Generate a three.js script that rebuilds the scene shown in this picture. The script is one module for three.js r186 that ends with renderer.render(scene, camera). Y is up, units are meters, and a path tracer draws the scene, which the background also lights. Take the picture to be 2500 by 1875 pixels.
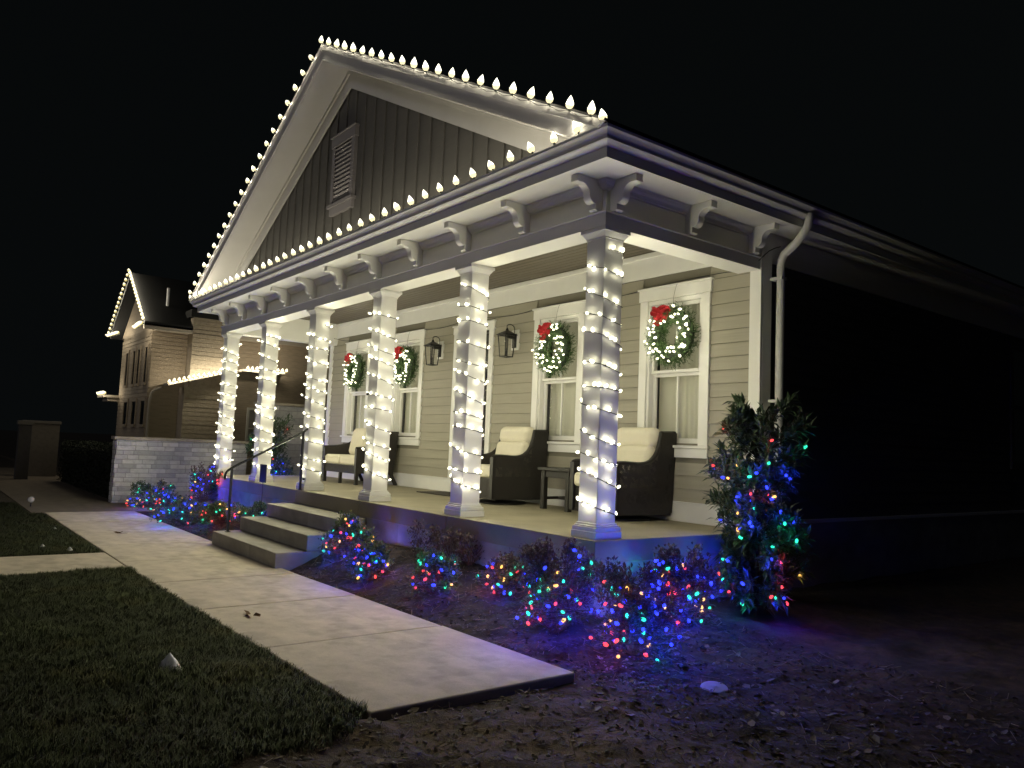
import * as THREE from 'three';
import { RoundedBoxGeometry } from 'three/addons/geometries/RoundedBoxGeometry.js';
import { mergeGeometries } from 'three/addons/utils/BufferGeometryUtils.js';

// ---------------------------------------------------------------- camera, sky, fill light, exposure
const scene = new THREE.Scene();
const camera = new THREE.PerspectiveCamera(52.48, 4 / 3, 0.05, 900);
camera.position.set(4.802, 1.519, 4.661);
camera.rotation.order = 'YXZ';
camera.rotation.set(0.0811, 0.9135, 0.041);
scene.add(camera);
{
  const W = 64, H = 32, d = new Float32Array(W * H * 4);
  for (let j = 0; j < H; j++) for (let i = 0; i < W; i++) {
    const up = (j + 0.5) / H * 2 - 1, k = (j * W + i) * 4, low = Math.exp(-Math.max(up, 0) * 2.2);
    d[k] = 0.0016 + 0.0008 * low; d[k + 1] = 0.0021 + 0.0009 * low; d[k + 2] = 0.0022 + 0.0010 * low; d[k + 3] = 1;
  }
  const t = new THREE.DataTexture(d, W, H, THREE.RGBAFormat, THREE.FloatType);
  t.mapping = THREE.EquirectangularReflectionMapping; t.magFilter = THREE.LinearFilter; t.needsUpdate = true;
  scene.background = t; scene.environment = t;
}
const frontFill = new THREE.DirectionalLight(new THREE.Color(1, 0.95, 1.0), 0.17);  // added frontal fill for the street side, stands for no moon
frontFill.position.set(-4, 6.5, 18); frontFill.target.position.set(-4, 0, 0); frontFill.castShadow = true; frontFill.shadow.radius = 24;
scene.add(frontFill, frontFill.target);
const renderer = new THREE.WebGLRenderer({ antialias: true });
renderer.toneMapping = THREE.LinearToneMapping;
renderer.toneMappingExposure = 1;
renderer.shadowMap.enabled = true;
// lamp strengths, candela
const CD = { mini: 0.018, miniOut: 0.185, c9: 0.135, wreath: 0.028, net: 0.115, far: 0.26 };

// ---------------------------------------------------------------- helpers
let seed = 12345;
const rnd = () => { seed = (seed + 0x6d2b79f5) | 0; let t = Math.imul(seed ^ (seed >>> 15), 1 | seed); t = (t + Math.imul(t ^ (t >>> 7), 61 | t)) ^ t; return ((t ^ (t >>> 14)) >>> 0) / 4294967296; };
const rr = (a, b) => a + (b - a) * rnd();
const pick = (a) => a[Math.floor(rnd() * a.length)];
const V = (x, y, z) => new THREE.Vector3(x, y, z);
const clamp = THREE.MathUtils.clamp, lerp = THREE.MathUtils.lerp, sstep = THREE.MathUtils.smoothstep;
function hash(x, y, s) { let h = Math.imul(x, 374761393) + Math.imul(y, 668265263) + Math.imul(s, 2147483647); h = Math.imul(h ^ (h >>> 13), 1274126177); return ((h ^ (h >>> 16)) >>> 0) / 4294967296; }
function vnoise(x, y, per, s) {
  const x0 = Math.floor(x), y0 = Math.floor(y), fx = x - x0, fy = y - y0, u = fx * fx * (3 - 2 * fx), v = fy * fy * (3 - 2 * fy);
  const w = (a) => per ? ((a % per) + per) % per : a;
  return lerp(lerp(hash(w(x0), w(y0), s), hash(w(x0 + 1), w(y0), s), u), lerp(hash(w(x0), w(y0 + 1), s), hash(w(x0 + 1), w(y0 + 1), s), u), v);
}
function fbm(x, y, per, s, oct = 5, gain = 0.5) { let a = 1, f = 1, n = 0, t = 0; for (let i = 0; i < oct; i++) { n += a * vnoise(x * f, y * f, per ? per * f : 0, s + i * 7); t += a; a *= gain; f *= 2; } return n / t; }
const toS = (c) => 255 * (c <= 0.0031308 ? 12.92 * c : 1.055 * Math.pow(c, 1 / 2.4) - 0.055);
function tex(size, f, srgb, repeat = 1) {           // f(u, v) gives linear rgb, or a number
  const d = new Uint8Array(size * size * 4);
  for (let j = 0; j < size; j++) for (let i = 0; i < size; i++) {
    const c = f(i / size, j / size), k = (j * size + i) * 4, a = typeof c === 'number' ? [c, c, c] : c;
    for (let q = 0; q < 3; q++) d[k + q] = clamp(srgb ? toS(Math.max(a[q], 0)) : a[q] * 255, 0, 255);
    d[k + 3] = 255;
  }
  const t = new THREE.DataTexture(d, size, size); t.wrapS = t.wrapT = THREE.RepeatWrapping; t.magFilter = THREE.LinearFilter;
  if (srgb) t.colorSpace = THREE.SRGBColorSpace;
  t.repeat.set(repeat, repeat); t.needsUpdate = true; return t;
}
const lin = (r, g, b) => new THREE.Color().setRGB(r, g, b);
const std = (r, g, b, rough = 0.8, o = {}) => new THREE.MeshStandardMaterial({ color: lin(r, g, b), roughness: rough, ...o });

function muv(g) {                                    // uv in metres, by the main direction of each face
  if (g.index) g = g.toNonIndexed();
  const p = g.attributes.position, n = g.attributes.normal, uv = new Float32Array(p.count * 2);
  for (let i = 0; i < p.count; i += 3) {
    const ax = Math.abs(n.getX(i) + n.getX(i + 1) + n.getX(i + 2)), ay = Math.abs(n.getY(i) + n.getY(i + 1) + n.getY(i + 2)), az = Math.abs(n.getZ(i) + n.getZ(i + 1) + n.getZ(i + 2));
    for (let k = i; k < i + 3; k++) {
      const x = p.getX(k), y = p.getY(k), z = p.getZ(k);
      if (ax >= ay && ax >= az) { uv[k * 2] = z; uv[k * 2 + 1] = y; } else if (ay >= az) { uv[k * 2] = x; uv[k * 2 + 1] = z; } else { uv[k * 2] = x; uv[k * 2 + 1] = y; }
    }
  }
  g.setAttribute('uv', new THREE.BufferAttribute(uv, 2));
  return g;
}
function clean(g) { for (const k of Object.keys(g.attributes)) if (!['position', 'normal', 'uv'].includes(k)) g.deleteAttribute(k); return g; }
function join(list) {
  const l = [].concat(list).map((g) => { g = g.index ? g.toNonIndexed() : g; if (!g.attributes.normal) g.computeVertexNormals(); return clean(g.attributes.uv ? g : muv(g)); });
  return l.length === 1 ? l[0] : mergeGeometries(l);
}
function box(x0, x1, y0, y1, z0, z1, bev = 0) {
  const w = x1 - x0, h = y1 - y0, d = z1 - z0, b = Math.min(bev, w / 2.2, h / 2.2, d / 2.2);
  const g = b > 0 ? new RoundedBoxGeometry(w, h, d, 1, b) : new THREE.BoxGeometry(w, h, d);
  g.translate((x0 + x1) / 2, (y0 + y1) / 2, (z0 + z1) / 2);
  return muv(g);
}
function bar(a, b, r, n = 6, r2 = r) {               // a round bar between two points
  const d = b.clone().sub(a), g = new THREE.CylinderGeometry(r2, r, d.length(), n, 1);
  g.applyQuaternion(new THREE.Quaternion().setFromUnitVectors(V(0, 1, 0), d.normalize())); g.translate((a.x + b.x) / 2, (a.y + b.y) / 2, (a.z + b.z) / 2);
  return muv(g);
}
function sq(a, b, w, h = w) {                        // a square bar between two points
  const d = b.clone().sub(a), L = d.length(); d.normalize();
  const g = new THREE.BoxGeometry(w, h, L), m = new THREE.Matrix4().lookAt(b, a, Math.abs(d.y) > 0.9 ? V(0, 0, 1) : V(0, 1, 0));
  g.applyMatrix4(m); g.translate((a.x + b.x) / 2, (a.y + b.y) / 2, (a.z + b.z) / 2); return muv(g);
}
function tube(pts, r, seg, n = 5, tension) { return muv(new THREE.TubeGeometry(new THREE.CatmullRomCurve3(pts, false, tension ? 'catmullrom' : 'centripetal', tension), seg || pts.length * 3, r, n)); }
function wire(pts, r, n = 4) {                       // straight pieces, cheap
  return join(pts.slice(1).map((p, i) => bar(pts[i], p, r, n)));
}
function extrude(pts, depth, bev = 0) {
  const s = new THREE.Shape(pts.map((p) => new THREE.Vector2(p[0], p[1])));
  return new THREE.ExtrudeGeometry(s, { depth, bevelEnabled: bev > 0, bevelThickness: bev, bevelSize: bev, bevelOffset: -bev, bevelSegments: 1, curveSegments: 8 });
}
function lathe(pts, n = 24) { return muv(new THREE.LatheGeometry(pts.map((p) => new THREE.Vector2(p[0], p[1])), n)); }

const counts = {}, org = new WeakMap();
function numbered(n) { counts[n] = (counts[n] ?? -1) + 1; return counts[n] ? n + '_' + String(counts[n]).padStart(3, '0') : n; }
function thing(name, label, category, at = [0, 0, 0], group, kind) {
  const o = new THREE.Group(); o.name = numbered(name); o.position.set(...at); scene.add(o); org.set(o, V(...at));
  Object.assign(o.userData, { label, category }); if (group) o.userData.group = group; if (kind) o.userData.kind = kind; return o;
}
function structure(name, label, category, at = [0, 0, 0]) { return thing(name, label, category, at, null, 'structure'); }
function sub(parent, name) { const o = new THREE.Group(); o.name = name; parent.add(o); org.set(o, org.get(parent)); return o; }
function part(parent, name, geos, mat, stuff) {      // geometry in world axes, moved under its parent
  const g = join(geos), o = org.get(parent); if (o) g.translate(-o.x, -o.y, -o.z);
  const m = new THREE.Mesh(g, mat); m.name = name; m.castShadow = m.receiveShadow = true; if (stuff) m.userData.kind = 'stuff';
  parent.add(m); org.set(m, o); return m;
}
function put(parent, name, geo, mat, pos, quat, scale) {   // a shared geometry set at a world place
  const m = new THREE.Mesh(geo, mat); m.name = name; m.castShadow = m.receiveShadow = true; m.position.copy(pos); const o = org.get(parent); if (o) m.position.sub(o);
  if (quat) m.quaternion.copy(quat); if (scale) m.scale.setScalar(scale); parent.add(m); return m;
}
function lamp(parent, pos, color, cd, radius = 0.35) {
  const l = new THREE.PointLight(color, cd, 0, 2); l.position.copy(pos); const o = org.get(parent); if (o) l.position.sub(o); l.castShadow = true; l.shadow.radius = radius; parent.add(l); return l;
}
const dirQ = (d) => new THREE.Quaternion().setFromUnitVectors(V(0, 1, 0), d.clone().normalize());

// ---------------------------------------------------------------- measures
const F = 0.76, L = 10.68, WZ = -2.36, S = 2.055, CEIL = 3.95, BEAM = 3.5, SOFF = 3.925, GUT = 4.117, XC = -L / 2;
const colX = (k) => -0.2 - k * S;
const tilt = (x) => 0.012 * clamp(x + 4, 0, 5.2);       // the pavement climbs gently to the right
function groundY(x, z) {                             // the soil: banked up against the porch, falling off to the right
  const dx = Math.max(x, -11.2 - x, 0), dz = Math.max(z, 0), d = Math.hypot(dx, dz);
  let h = -0.045 + 0.03 * sstep(x, 0.3, 0.9) + 0.35 * (1 - sstep(d, 0.0, 1.15)) * (1 - 0.62 * sstep(x, -1.9, -0.1));
  if (x > 0.1) h -= 0.03 * sstep(x, 0.1, 1.2);
  if (z > 2.56 && x < 1.6) h += 0.028;
  if (x < -11) h = lerp(h, -0.03, sstep(-x, 11, 12));
  h += tilt(x);
  const rough = (fbm(x * 3.1, z * 3.1, 0, 3, 4) - 0.5) * 0.07 + (fbm(x * 14, z * 14, 0, 9, 3) - 0.5) * 0.028;
  return h + rough * (z > 2.5 && x < 1 ? 0.4 : 1);
}

// ---------------------------------------------------------------- materials
const tConc = tex(512, (u, v) => { const a = fbm(u * 5, v * 5, 5, 1, 6, 0.55), b = fbm(u * 3, v * 14, 0, 41, 4), c = hash(Math.floor(u * 512), Math.floor(v * 512), 5), st = sstep(fbm(u * 8, v * 8, 8, 90, 4), 0.52, 0.7); const a2 = fbm(u * 16, v * 16, 16, 19, 4), k = 0.76 + 0.22 * a + 0.3 * (a2 - 0.5) + 0.26 * (b - 0.5) + 0.24 * (c - 0.5) - 0.14 * st + 0.1; return [0.5 * k, 0.435 * k, 0.34 * k]; }, true, 0.66);
const bConc = tex(512, (u, v) => 0.6 * fbm(u * 40, v * 40, 40, 2, 4) + 0.4 * hash(Math.floor(u * 512), Math.floor(v * 512), 8), false, 1.3);
const tDeck = tex(512, (u, v) => { const a = fbm(u * 4, v * 4, 4, 15, 6, 0.55), c = hash(Math.floor(u * 512), Math.floor(v * 512), 6); const k = 0.72 + 0.42 * a + 0.12 * (c - 0.5); return [0.27 * k, 0.24 * k, 0.165 * k]; }, true, 0.7);
const tFound = tex(512, (u, v) => { const a = fbm(u * 4, v * 7, 0, 22, 6, 0.6), c = fbm(u * 3, v * 3, 3, 61, 3); const k = 0.5 + 0.8 * a + 0.3 * (c - 0.5); return [0.33 * k, 0.32 * k, 0.3 * k]; }, true, 0.6);
const tSoil = tex(512, (u, v) => { const a = fbm(u * 9, v * 9, 9, 31, 6, 0.6), c = hash(Math.floor(u * 512), Math.floor(v * 512), 7), k = 0.35 + 1.1 * a * a + 0.35 * (c - 0.5); return [0.052 * k, 0.039 * k, 0.025 * k]; }, true, 1.1);
const bSoil = tex(512, (u, v) => 0.7 * fbm(u * 20, v * 20, 20, 32, 5, 0.6) + 0.3 * hash(Math.floor(u * 512), Math.floor(v * 512), 33), false, 1.1);
const tPaint = tex(256, (u, v) => { const k = 0.93 + 0.1 * fbm(u * 6, v * 6, 6, 51, 4); return [k, k, k]; }, true, 0.8);
const tSide = tex(512, (u, v) => { const g = fbm(u * 3, v * 60, 0, 71, 4), k = 0.9 + 0.13 * g + 0.06 * (fbm(u * 5, v * 5, 5, 77, 3) - 0.5); return [k, k, k]; }, true, 0.7);
const bSide = tex(512, (u, v) => fbm(u * 4, v * 90, 0, 72, 4), false, 0.7);
const tBrick = tex(256, (u, v) => { const k = 0.72 + 0.5 * fbm(u * 8, v * 8, 8, 81, 5); return [k, k, k]; }, true, 2.2);
const bBrick = tex(256, (u, v) => fbm(u * 14, v * 14, 14, 82, 5), false, 2.2);
const tFab = tex(256, (u, v) => { const k = 0.93 + 0.06 * Math.sin(u * 256 * 1.57) * Math.sin(v * 256 * 1.57) + 0.06 * fbm(u * 5, v * 5, 5, 85, 3); return [k, k, k]; }, true, 4);
const weave = (u, v) => { const a = Math.floor(u * 32), b = Math.floor(v * 32), fu = u * 32 - a, fv = v * 32 - b; return (a + b) % 2 ? Math.sin(fu * Math.PI) : Math.sin(fv * Math.PI); };
const tWeave = tex(256, (u, v) => { const k = 0.25 + 0.85 * weave(u, v); return [0.022 * k, 0.017 * k, 0.014 * k]; }, true, 3);
const bWeave = tex(256, weave, false, 3);
const aWeave = tex(256, (u, v) => { const a = Math.floor(u * 32), b = Math.floor(v * 32), fu = u * 32 - a, fv = v * 32 - b, open = fbm(u * 6, v * 6, 6, 88, 3) > 0.47; return open && (a + b) % 2 && fu > 0.2 && fu < 0.85 && fv > 0.2 && fv < 0.85 ? 0 : 1; }, false, 3);
const tBead = tex(256, (u, v) => { const k = 0.6 + 0.7 * fbm(u * 3, v * 50, 0, 91, 4); return [0.1 * k, 0.082 * k, 0.055 * k]; }, true, 0.8);

const M = {
  conc: new THREE.MeshStandardMaterial({ map: tConc, bumpMap: bConc, bumpScale: 0.0016, roughness: 0.9 }),
  drive: new THREE.MeshStandardMaterial({ map: tConc, color: lin(0.27, 0.25, 0.235), bumpMap: bConc, bumpScale: 0.0016, roughness: 0.92 }),
  deck: new THREE.MeshStandardMaterial({ map: tDeck, bumpMap: bConc, bumpScale: 0.0008, roughness: 0.75 }),
  step: new THREE.MeshStandardMaterial({ map: tFound, color: lin(0.95, 0.92, 0.84), bumpMap: bConc, bumpScale: 0.0012, roughness: 0.88 }),
  found: new THREE.MeshStandardMaterial({ map: tFound, bumpMap: bConc, bumpScale: 0.0018, roughness: 0.9 }),
  soil: new THREE.MeshStandardMaterial({ map: tSoil, bumpMap: bSoil, bumpScale: 0.018, roughness: 1, vertexColors: true }),
  trim: new THREE.MeshStandardMaterial({ map: tPaint, color: lin(0.72, 0.71, 0.69), roughness: 0.5 }),
  column: new THREE.MeshStandardMaterial({ map: tPaint, color: lin(0.74, 0.73, 0.71), roughness: 0.45 }),
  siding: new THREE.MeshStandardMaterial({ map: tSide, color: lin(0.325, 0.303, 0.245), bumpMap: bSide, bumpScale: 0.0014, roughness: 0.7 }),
  lapShade: std(0.17, 0.158, 0.125, 0.95),  // dark tone seen in the board gaps, paints the lap shadow lines
  sidingShade: new THREE.MeshStandardMaterial({ map: tSide, color: lin(0.11, 0.105, 0.11), bumpMap: bSide, bumpScale: 0.0014, roughness: 0.75 }),  // front siding again, its colour darkened for the unlit side walls
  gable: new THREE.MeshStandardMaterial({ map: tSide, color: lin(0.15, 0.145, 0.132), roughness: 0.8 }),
  vent: new THREE.MeshStandardMaterial({ map: tPaint, color: lin(0.32, 0.3, 0.31), roughness: 0.6 }),
  bead: new THREE.MeshStandardMaterial({ map: tBead, roughness: 0.55 }),
  roof: std(0.012, 0.012, 0.013, 0.95),
  metal: std(0.55, 0.55, 0.56, 0.4, {}),
  black: std(0.014, 0.014, 0.015, 0.42, { metalness: 0.3 }),
  darkWood: std(0.013, 0.011, 0.01, 0.5),
  wicker: new THREE.MeshStandardMaterial({ map: tWeave, bumpMap: bWeave, bumpScale: 0.004, roughness: 0.55 }),
  wickerOpen: new THREE.MeshStandardMaterial({ map: tWeave, bumpMap: bWeave, bumpScale: 0.004, roughness: 0.55, alphaMap: aWeave, alphaTest: 0.5, side: THREE.DoubleSide }),
  fabric: new THREE.MeshStandardMaterial({ map: tFab, color: lin(0.66, 0.615, 0.5), roughness: 0.95 }),
  glass: new THREE.MeshPhysicalMaterial({ color: lin(1, 1, 1), transmission: 1, thickness: 0, roughness: 0.0, ior: 1.52 }),
  curtain: std(0.52, 0.515, 0.43, 0.95, { side: THREE.DoubleSide }),
  dark: std(0.02, 0.02, 0.02, 0.9),
  wireG: std(0.008, 0.014, 0.009, 0.6),
  wireB: std(0.01, 0.01, 0.01, 0.6),
  mat: std(0.03, 0.024, 0.018, 1),
};
const glow = (r, g, b, k) => new THREE.MeshStandardMaterial({ color: lin(0.02, 0.02, 0.02), emissive: lin(r, g, b), emissiveIntensity: k, roughness: 0.4 });
const WARM = lin(1, 0.95, 0.64), C9C = lin(1, 0.9, 0.68);
const E = { mini: glow(1, 0.95, 0.7, 3.6), c9: [glow(1, 0.96, 0.76, 3.4), glow(1, 0.88, 0.48, 1.35)], wreath: glow(1, 0.95, 0.7, 3.4), far: [glow(1, 0.9, 0.6, 2.4), glow(1, 0.8, 0.3, 0.9)] };
const NET = [['blue', lin(0.012, 0.03, 1), 2.5], ['green', lin(0.01, 0.75, 0.4), 0.45], ['red', lin(1, 0.05, 0.05), 0.42], ['amber', lin(1, 0.5, 0.1), 0.35]].map(([n, c, k]) => ({ n, c, k, m: glow(...c.clone().lerp(lin(1, 1, 1), n === 'blue' ? 0.015 : 0.02).toArray(), n === 'blue' ? 3 : 2.1) }));

// ---------------------------------------------------------------- ground, paths, lawn
{
  const axis = (list) => { const a = []; for (const [from, to, st] of list) for (let x = from; x < to - 1e-6; x += st) a.push(x); a.push(list.at(-1)[1]); return a; };
  const xs = axis([[-400, -60, 60], [-60, -16, 4], [-16, -11, 0.25], [-11, -3, 0.1], [-3, 4, 0.04], [4, 8, 0.25], [8, 60, 4], [60, 400, 60]]);
  const zs = axis([[-400, -60, 60], [-60, -8, 4], [-8, -3, 0.2], [-3, 1.3, 0.045], [1.3, 4.5, 0.08], [4.5, 10, 0.5], [10, 60, 5], [60, 400, 60]]);
  const g = new THREE.BufferGeometry(), p = [], c = [], uv = [], ix = [];
  for (const z of zs) for (const x of xs) {
    let y = groundY(x, z);
    if (z > 0.98 && z < 2.62 && x < 0.97) y = Math.min(y, tilt(x) - 0.06);
    if (x > -6.25 && x < -4.75 && z > 2.5) y = -0.08;
    if (x < -11.5 && z > 0.5 && z < 2.7) y = -0.08;
    if (z < -0.1 && z > -13.5 && x < -0.15 && x > -10.5) y = -0.1;
    p.push(x, y, z); uv.push(x, z);
    const worn = sstep(x, 0.4, 1.4) * sstep(fbm(x * 1.3, z * 1.3, 0, 120, 4), 0.35, 0.65);
    const k = 0.8 + 0.7 * fbm(x * 2.2, z * 2.2, 0, 100, 4);
    c.push(k * (1 + 1.0 * worn), k * (0.98 + 0.75 * worn), k * (0.95 + 0.45 * worn));
  }
  const n = xs.length;
  for (let j = 0; j < zs.length - 1; j++) for (let i = 0; i < n - 1; i++) { const a = j * n + i; ix.push(a, a + n, a + 1, a + 1, a + n, a + n + 1); }
  g.setAttribute('position', new THREE.Float32BufferAttribute(p, 3)); g.setAttribute('uv', new THREE.Float32BufferAttribute(uv, 2)); g.setAttribute('color', new THREE.Float32BufferAttribute(c, 3)); g.setIndex(ix); g.computeVertexNormals();
  const m = new THREE.Mesh(g, M.soil); m.name = 'ground'; m.receiveShadow = true;
  Object.assign(m.userData, { kind: 'structure', label: 'dark bare soil of the planting bed and yard around the porch', category: 'ground' }); scene.add(m);
}
{
  const walk = structure('sidewalk', 'pale concrete sidewalk of jointed slabs running past the porch steps', 'sidewalk', [-5, 0, 1.8]);
  let x1 = 0.95; const J = [-0.68, -2.22, -3.74, -5.26, -6.78, -8.3, -9.84, -11.62];
  for (const x0 of J) { const g = box(x0 + 0.011, x1 - 0.011, -0.11, rr(-0.003, 0.003), 1.05, 2.56, 0.016), p = g.attributes.position; for (let i = 0; i < p.count; i++) p.setY(i, p.getY(i) + tilt(p.getX(i))); part(walk, 'slab', g, M.conc); x1 = x0; }
  const path = structure('path', 'short concrete path branching off the sidewalk between two lawns', 'path', [-5.5, 0, 4.5]);
  for (let z = 2.562, i = 0; i < 4; i++, z += 1.52) part(path, 'slab', box(-6.16, -4.82, -0.11, -0.006, z, z + 1.508, 0.009), M.conc);
  const drive = structure('driveway', 'darker concrete driveway apron beyond the end of the sidewalk', 'driveway', [-18, 0, 2]);
  for (const [a, b] of [[-14.9, -11.632], [-18.5, -14.91], [-22.2, -18.51], [-30, -22.21]]) part(drive, 'slab', box(a, b, -0.12, -0.012, 0.62, 2.75, 0.01), M.drive);
}
const lawnIn = (x, z) => (x > -4.79 && z > 2.545 && x < 0.98 + (z - 2.57) * 0.42 + 0.1 * Math.sin(z * 7)) || (x < -6.19 && z > 2.6 + (x < -11.6 ? 0.2 : 0) && x > -17);
{
  const blade = (n, spread, h) => {
    const p = [], nn = [];
    for (let i = 0; i < n; i++) {
      const a = rr(0, 6.283), r = spread * Math.sqrt(rnd()), x = r * Math.cos(a), z = r * Math.sin(a), t = rr(0, 6.283), H = h * rr(0.55, 1.1), w = rr(0.0013, 0.0021), be = H * rr(0.15, 0.75), dx = Math.cos(t), dz = Math.sin(t), sx = -dz * w, sz = dx * w;
      const m = [x + dx * be * 0.3, H * 0.6, z + dz * be * 0.3], e = [x + dx * be, H * 0.95, z + dz * be];
      p.push(x - sx, 0, z - sz, x + sx, 0, z + sz, m[0] + sx * 0.8, m[1], m[2] + sz * 0.8, x - sx, 0, z - sz, m[0] + sx * 0.8, m[1], m[2] + sz * 0.8, m[0] - sx * 0.8, m[1], m[2] - sz * 0.8, m[0] - sx * 0.8, m[1], m[2] - sz * 0.8, m[0] + sx * 0.8, m[1], m[2] + sz * 0.8, ...e);
      for (let k = 0; k < 9; k++) nn.push(dx * 0.4, 0.8, dz * 0.4);
    }
    const g = new THREE.BufferGeometry(); g.setAttribute('position', new THREE.Float32BufferAttribute(p, 3)); g.setAttribute('normal', new THREE.Float32BufferAttribute(nn, 3)); return g;
  };
  const gm = new THREE.MeshStandardMaterial({ color: lin(0.042, 0.06, 0.02), roughness: 0.85, side: THREE.DoubleSide });
  const field = (name, label, x0, x1, z0, z1, n, h) => {
    const g = blade(11, 0.032, h), m = new THREE.InstancedMesh(g, gm, n), q = new THREE.Object3D(), col = new THREE.Color(); let k = 0;
    for (let tries = 0; k < n && tries < n * 4; tries++) {
      const x = rr(x0, x1), z = rr(z0, z1); if (!lawnIn(x, z)) continue;
      const patch = fbm(x * 1.7, z * 1.7, 0, 200, 4), f = fbm(x * 6, z * 6, 0, 210, 3);
      q.position.set(x, groundY(x, z) - 0.002, z); q.rotation.set(rr(-0.25, 0.25) - (z < 2.63 ? rr(0, 0.5) : 0), rr(0, 6.28), rr(-0.25, 0.25)); q.scale.set(1, lerp(0.55, 1.25, patch) * rr(0.8, 1.15) * (0.7 + 0.6 * f), 1); q.updateMatrix(); m.setMatrixAt(k, q.matrix);
      const dry = sstep(fbm(x * 3, z * 3, 0, 230, 3), 0.58, 0.8) * 0.5; col.setRGB(lerp(0.85, 1.3, patch) + dry, lerp(0.75, 1.2, patch) + dry * 0.4, lerp(0.8, 1.1, f)); m.setColorAt(k, col); k++;
    }
    m.count = k; m.name = numbered(name); m.receiveShadow = true; Object.assign(m.userData, { kind: 'stuff', label, category: 'lawn' }); scene.add(m);
  };
  field('grass', 'short green lawn between the sidewalk and the path in the foreground', -4.8, 1.9, 2.56, 5.4, 34000, 0.056);
  field('grass', 'lawn of dark green grass on the far side of the path', -14, -6.18, 2.6, 5, 16000, 0.055);
}
{ // litter on the soil
  const chip = new THREE.BufferGeometry();
  { const p = [], n = 5, y = 0.006; for (let i = 0; i < n; i++) { const a = i / n * 6.283, b = (i + 1) / n * 6.283, r = (k) => 0.7 + 0.5 * hash(k % n, 3, 5); p.push(0, y * 0.4, 0, Math.cos(b) * r(i + 1), y + 0.1 * hash(i + 1, 1, 1), Math.sin(b) * r(i + 1), Math.cos(a) * r(i), y + 0.1 * hash(i, 1, 1), Math.sin(a) * r(i)); } chip.setAttribute('position', new THREE.Float32BufferAttribute(p, 3)); chip.computeVertexNormals(); }
  const scatter = (name, label, cat, geo, mat, n, where, size, cols) => {
    const m = new THREE.InstancedMesh(geo, mat, n), q = new THREE.Object3D(), col = new THREE.Color(); let k = 0;
    for (let t = 0; k < n && t < n * 8; t++) {
      const w = where(); if (!w) continue; const [x, z] = w;
      if ((z > 1.03 && z < 2.57 && x < 0.97) || lawnIn(x, z) || (x < 0.02 && z < 0.02) || (x > -6.55 && x < -4.06 && z < 1.2) || x < -13.5) continue;
      const s = size(); q.position.set(x, groundY(x, z) + 0.004, z); q.rotation.set(rr(-0.5, 0.5), rr(0, 6.28), rr(-0.5, 0.5)); q.scale.set(s[0], s[1], s[2]); q.updateMatrix(); m.setMatrixAt(k, q.matrix);
      const c = pick(cols), b = rr(0.6, 1.4); col.setRGB(c[0] * b, c[1] * b, c[2] * b); m.setColorAt(k, col); k++;
    }
    m.count = k; m.name = numbered(name); m.receiveShadow = m.castShadow = true; Object.assign(m.userData, { kind: 'stuff', label, category: cat }); scene.add(m);
  };
  const lm = std(1, 1, 1, 0.85, { side: THREE.DoubleSide });
  const near = () => [rr(0.3, 4.2), rr(-1.2, 4.2)], bed = () => [rr(-11, 1.2), rr(0, 1.05)], all = () => (rnd() < 0.55 ? near() : bed());
  scatter('mulch', 'small dark bark chips covering the planting bed and soil', 'mulch', chip, lm, 16000, all, () => { const s = rr(0.006, 0.022); return [s, s * 0.7, s * rr(0.35, 1)]; }, [[0.05, 0.036, 0.026], [0.035, 0.027, 0.02], [0.075, 0.055, 0.04]]);
  scatter('fallen_leaves', 'brown fallen leaves and bits strewn over the bare soil at lower right', 'leaves', chip, lm, 900, () => { const x = rr(0.7, 4.4), z = rr(-0.6, 3.6); return fbm(x * 1.6, z * 1.6, 0, 300, 3) > 0.44 ? [x, z] : null; }, () => { const s = rr(0.012, 0.04); return [s, s * 0.8, s * rr(0.5, 1)]; }, [[0.14, 0.1, 0.06], [0.1, 0.075, 0.055], [0.2, 0.165, 0.12], [0.13, 0.12, 0.11]]);
  const straw = new THREE.CylinderGeometry(0.0016, 0.0022, 1, 4); straw.rotateZ(Math.PI / 2);
  scatter('straw', 'thin dry straw and twigs lying on the soil', 'straw', straw, lm, 2600, () => { const w = all(); return w; }, () => { const s = rr(0.03, 0.16); return [s, 1, 1]; }, [[0.2, 0.15, 0.085], [0.13, 0.1, 0.06], [0.24, 0.2, 0.13]]);
  const peb = new THREE.IcosahedronGeometry(1, 0);
  scatter('gravel', 'grey pebbles scattered at the end of the sidewalk', 'gravel', peb, lm, 420, () => { const a = rr(0, 6.28), r = Math.abs(rr(-1, 1) + rr(-1, 1)) * 0.5; return rnd() < 0.5 ? [1.15 + Math.cos(a) * r * 0.7, 0.75 + Math.sin(a) * r * 0.45] : [rr(0.8, 4), rr(-0.5, 3)]; }, () => { const s = rr(0.005, 0.017); return [s, s * 0.6, s * 0.8]; }, [[0.22, 0.21, 0.2], [0.15, 0.14, 0.13], [0.3, 0.29, 0.27]]);
}

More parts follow.
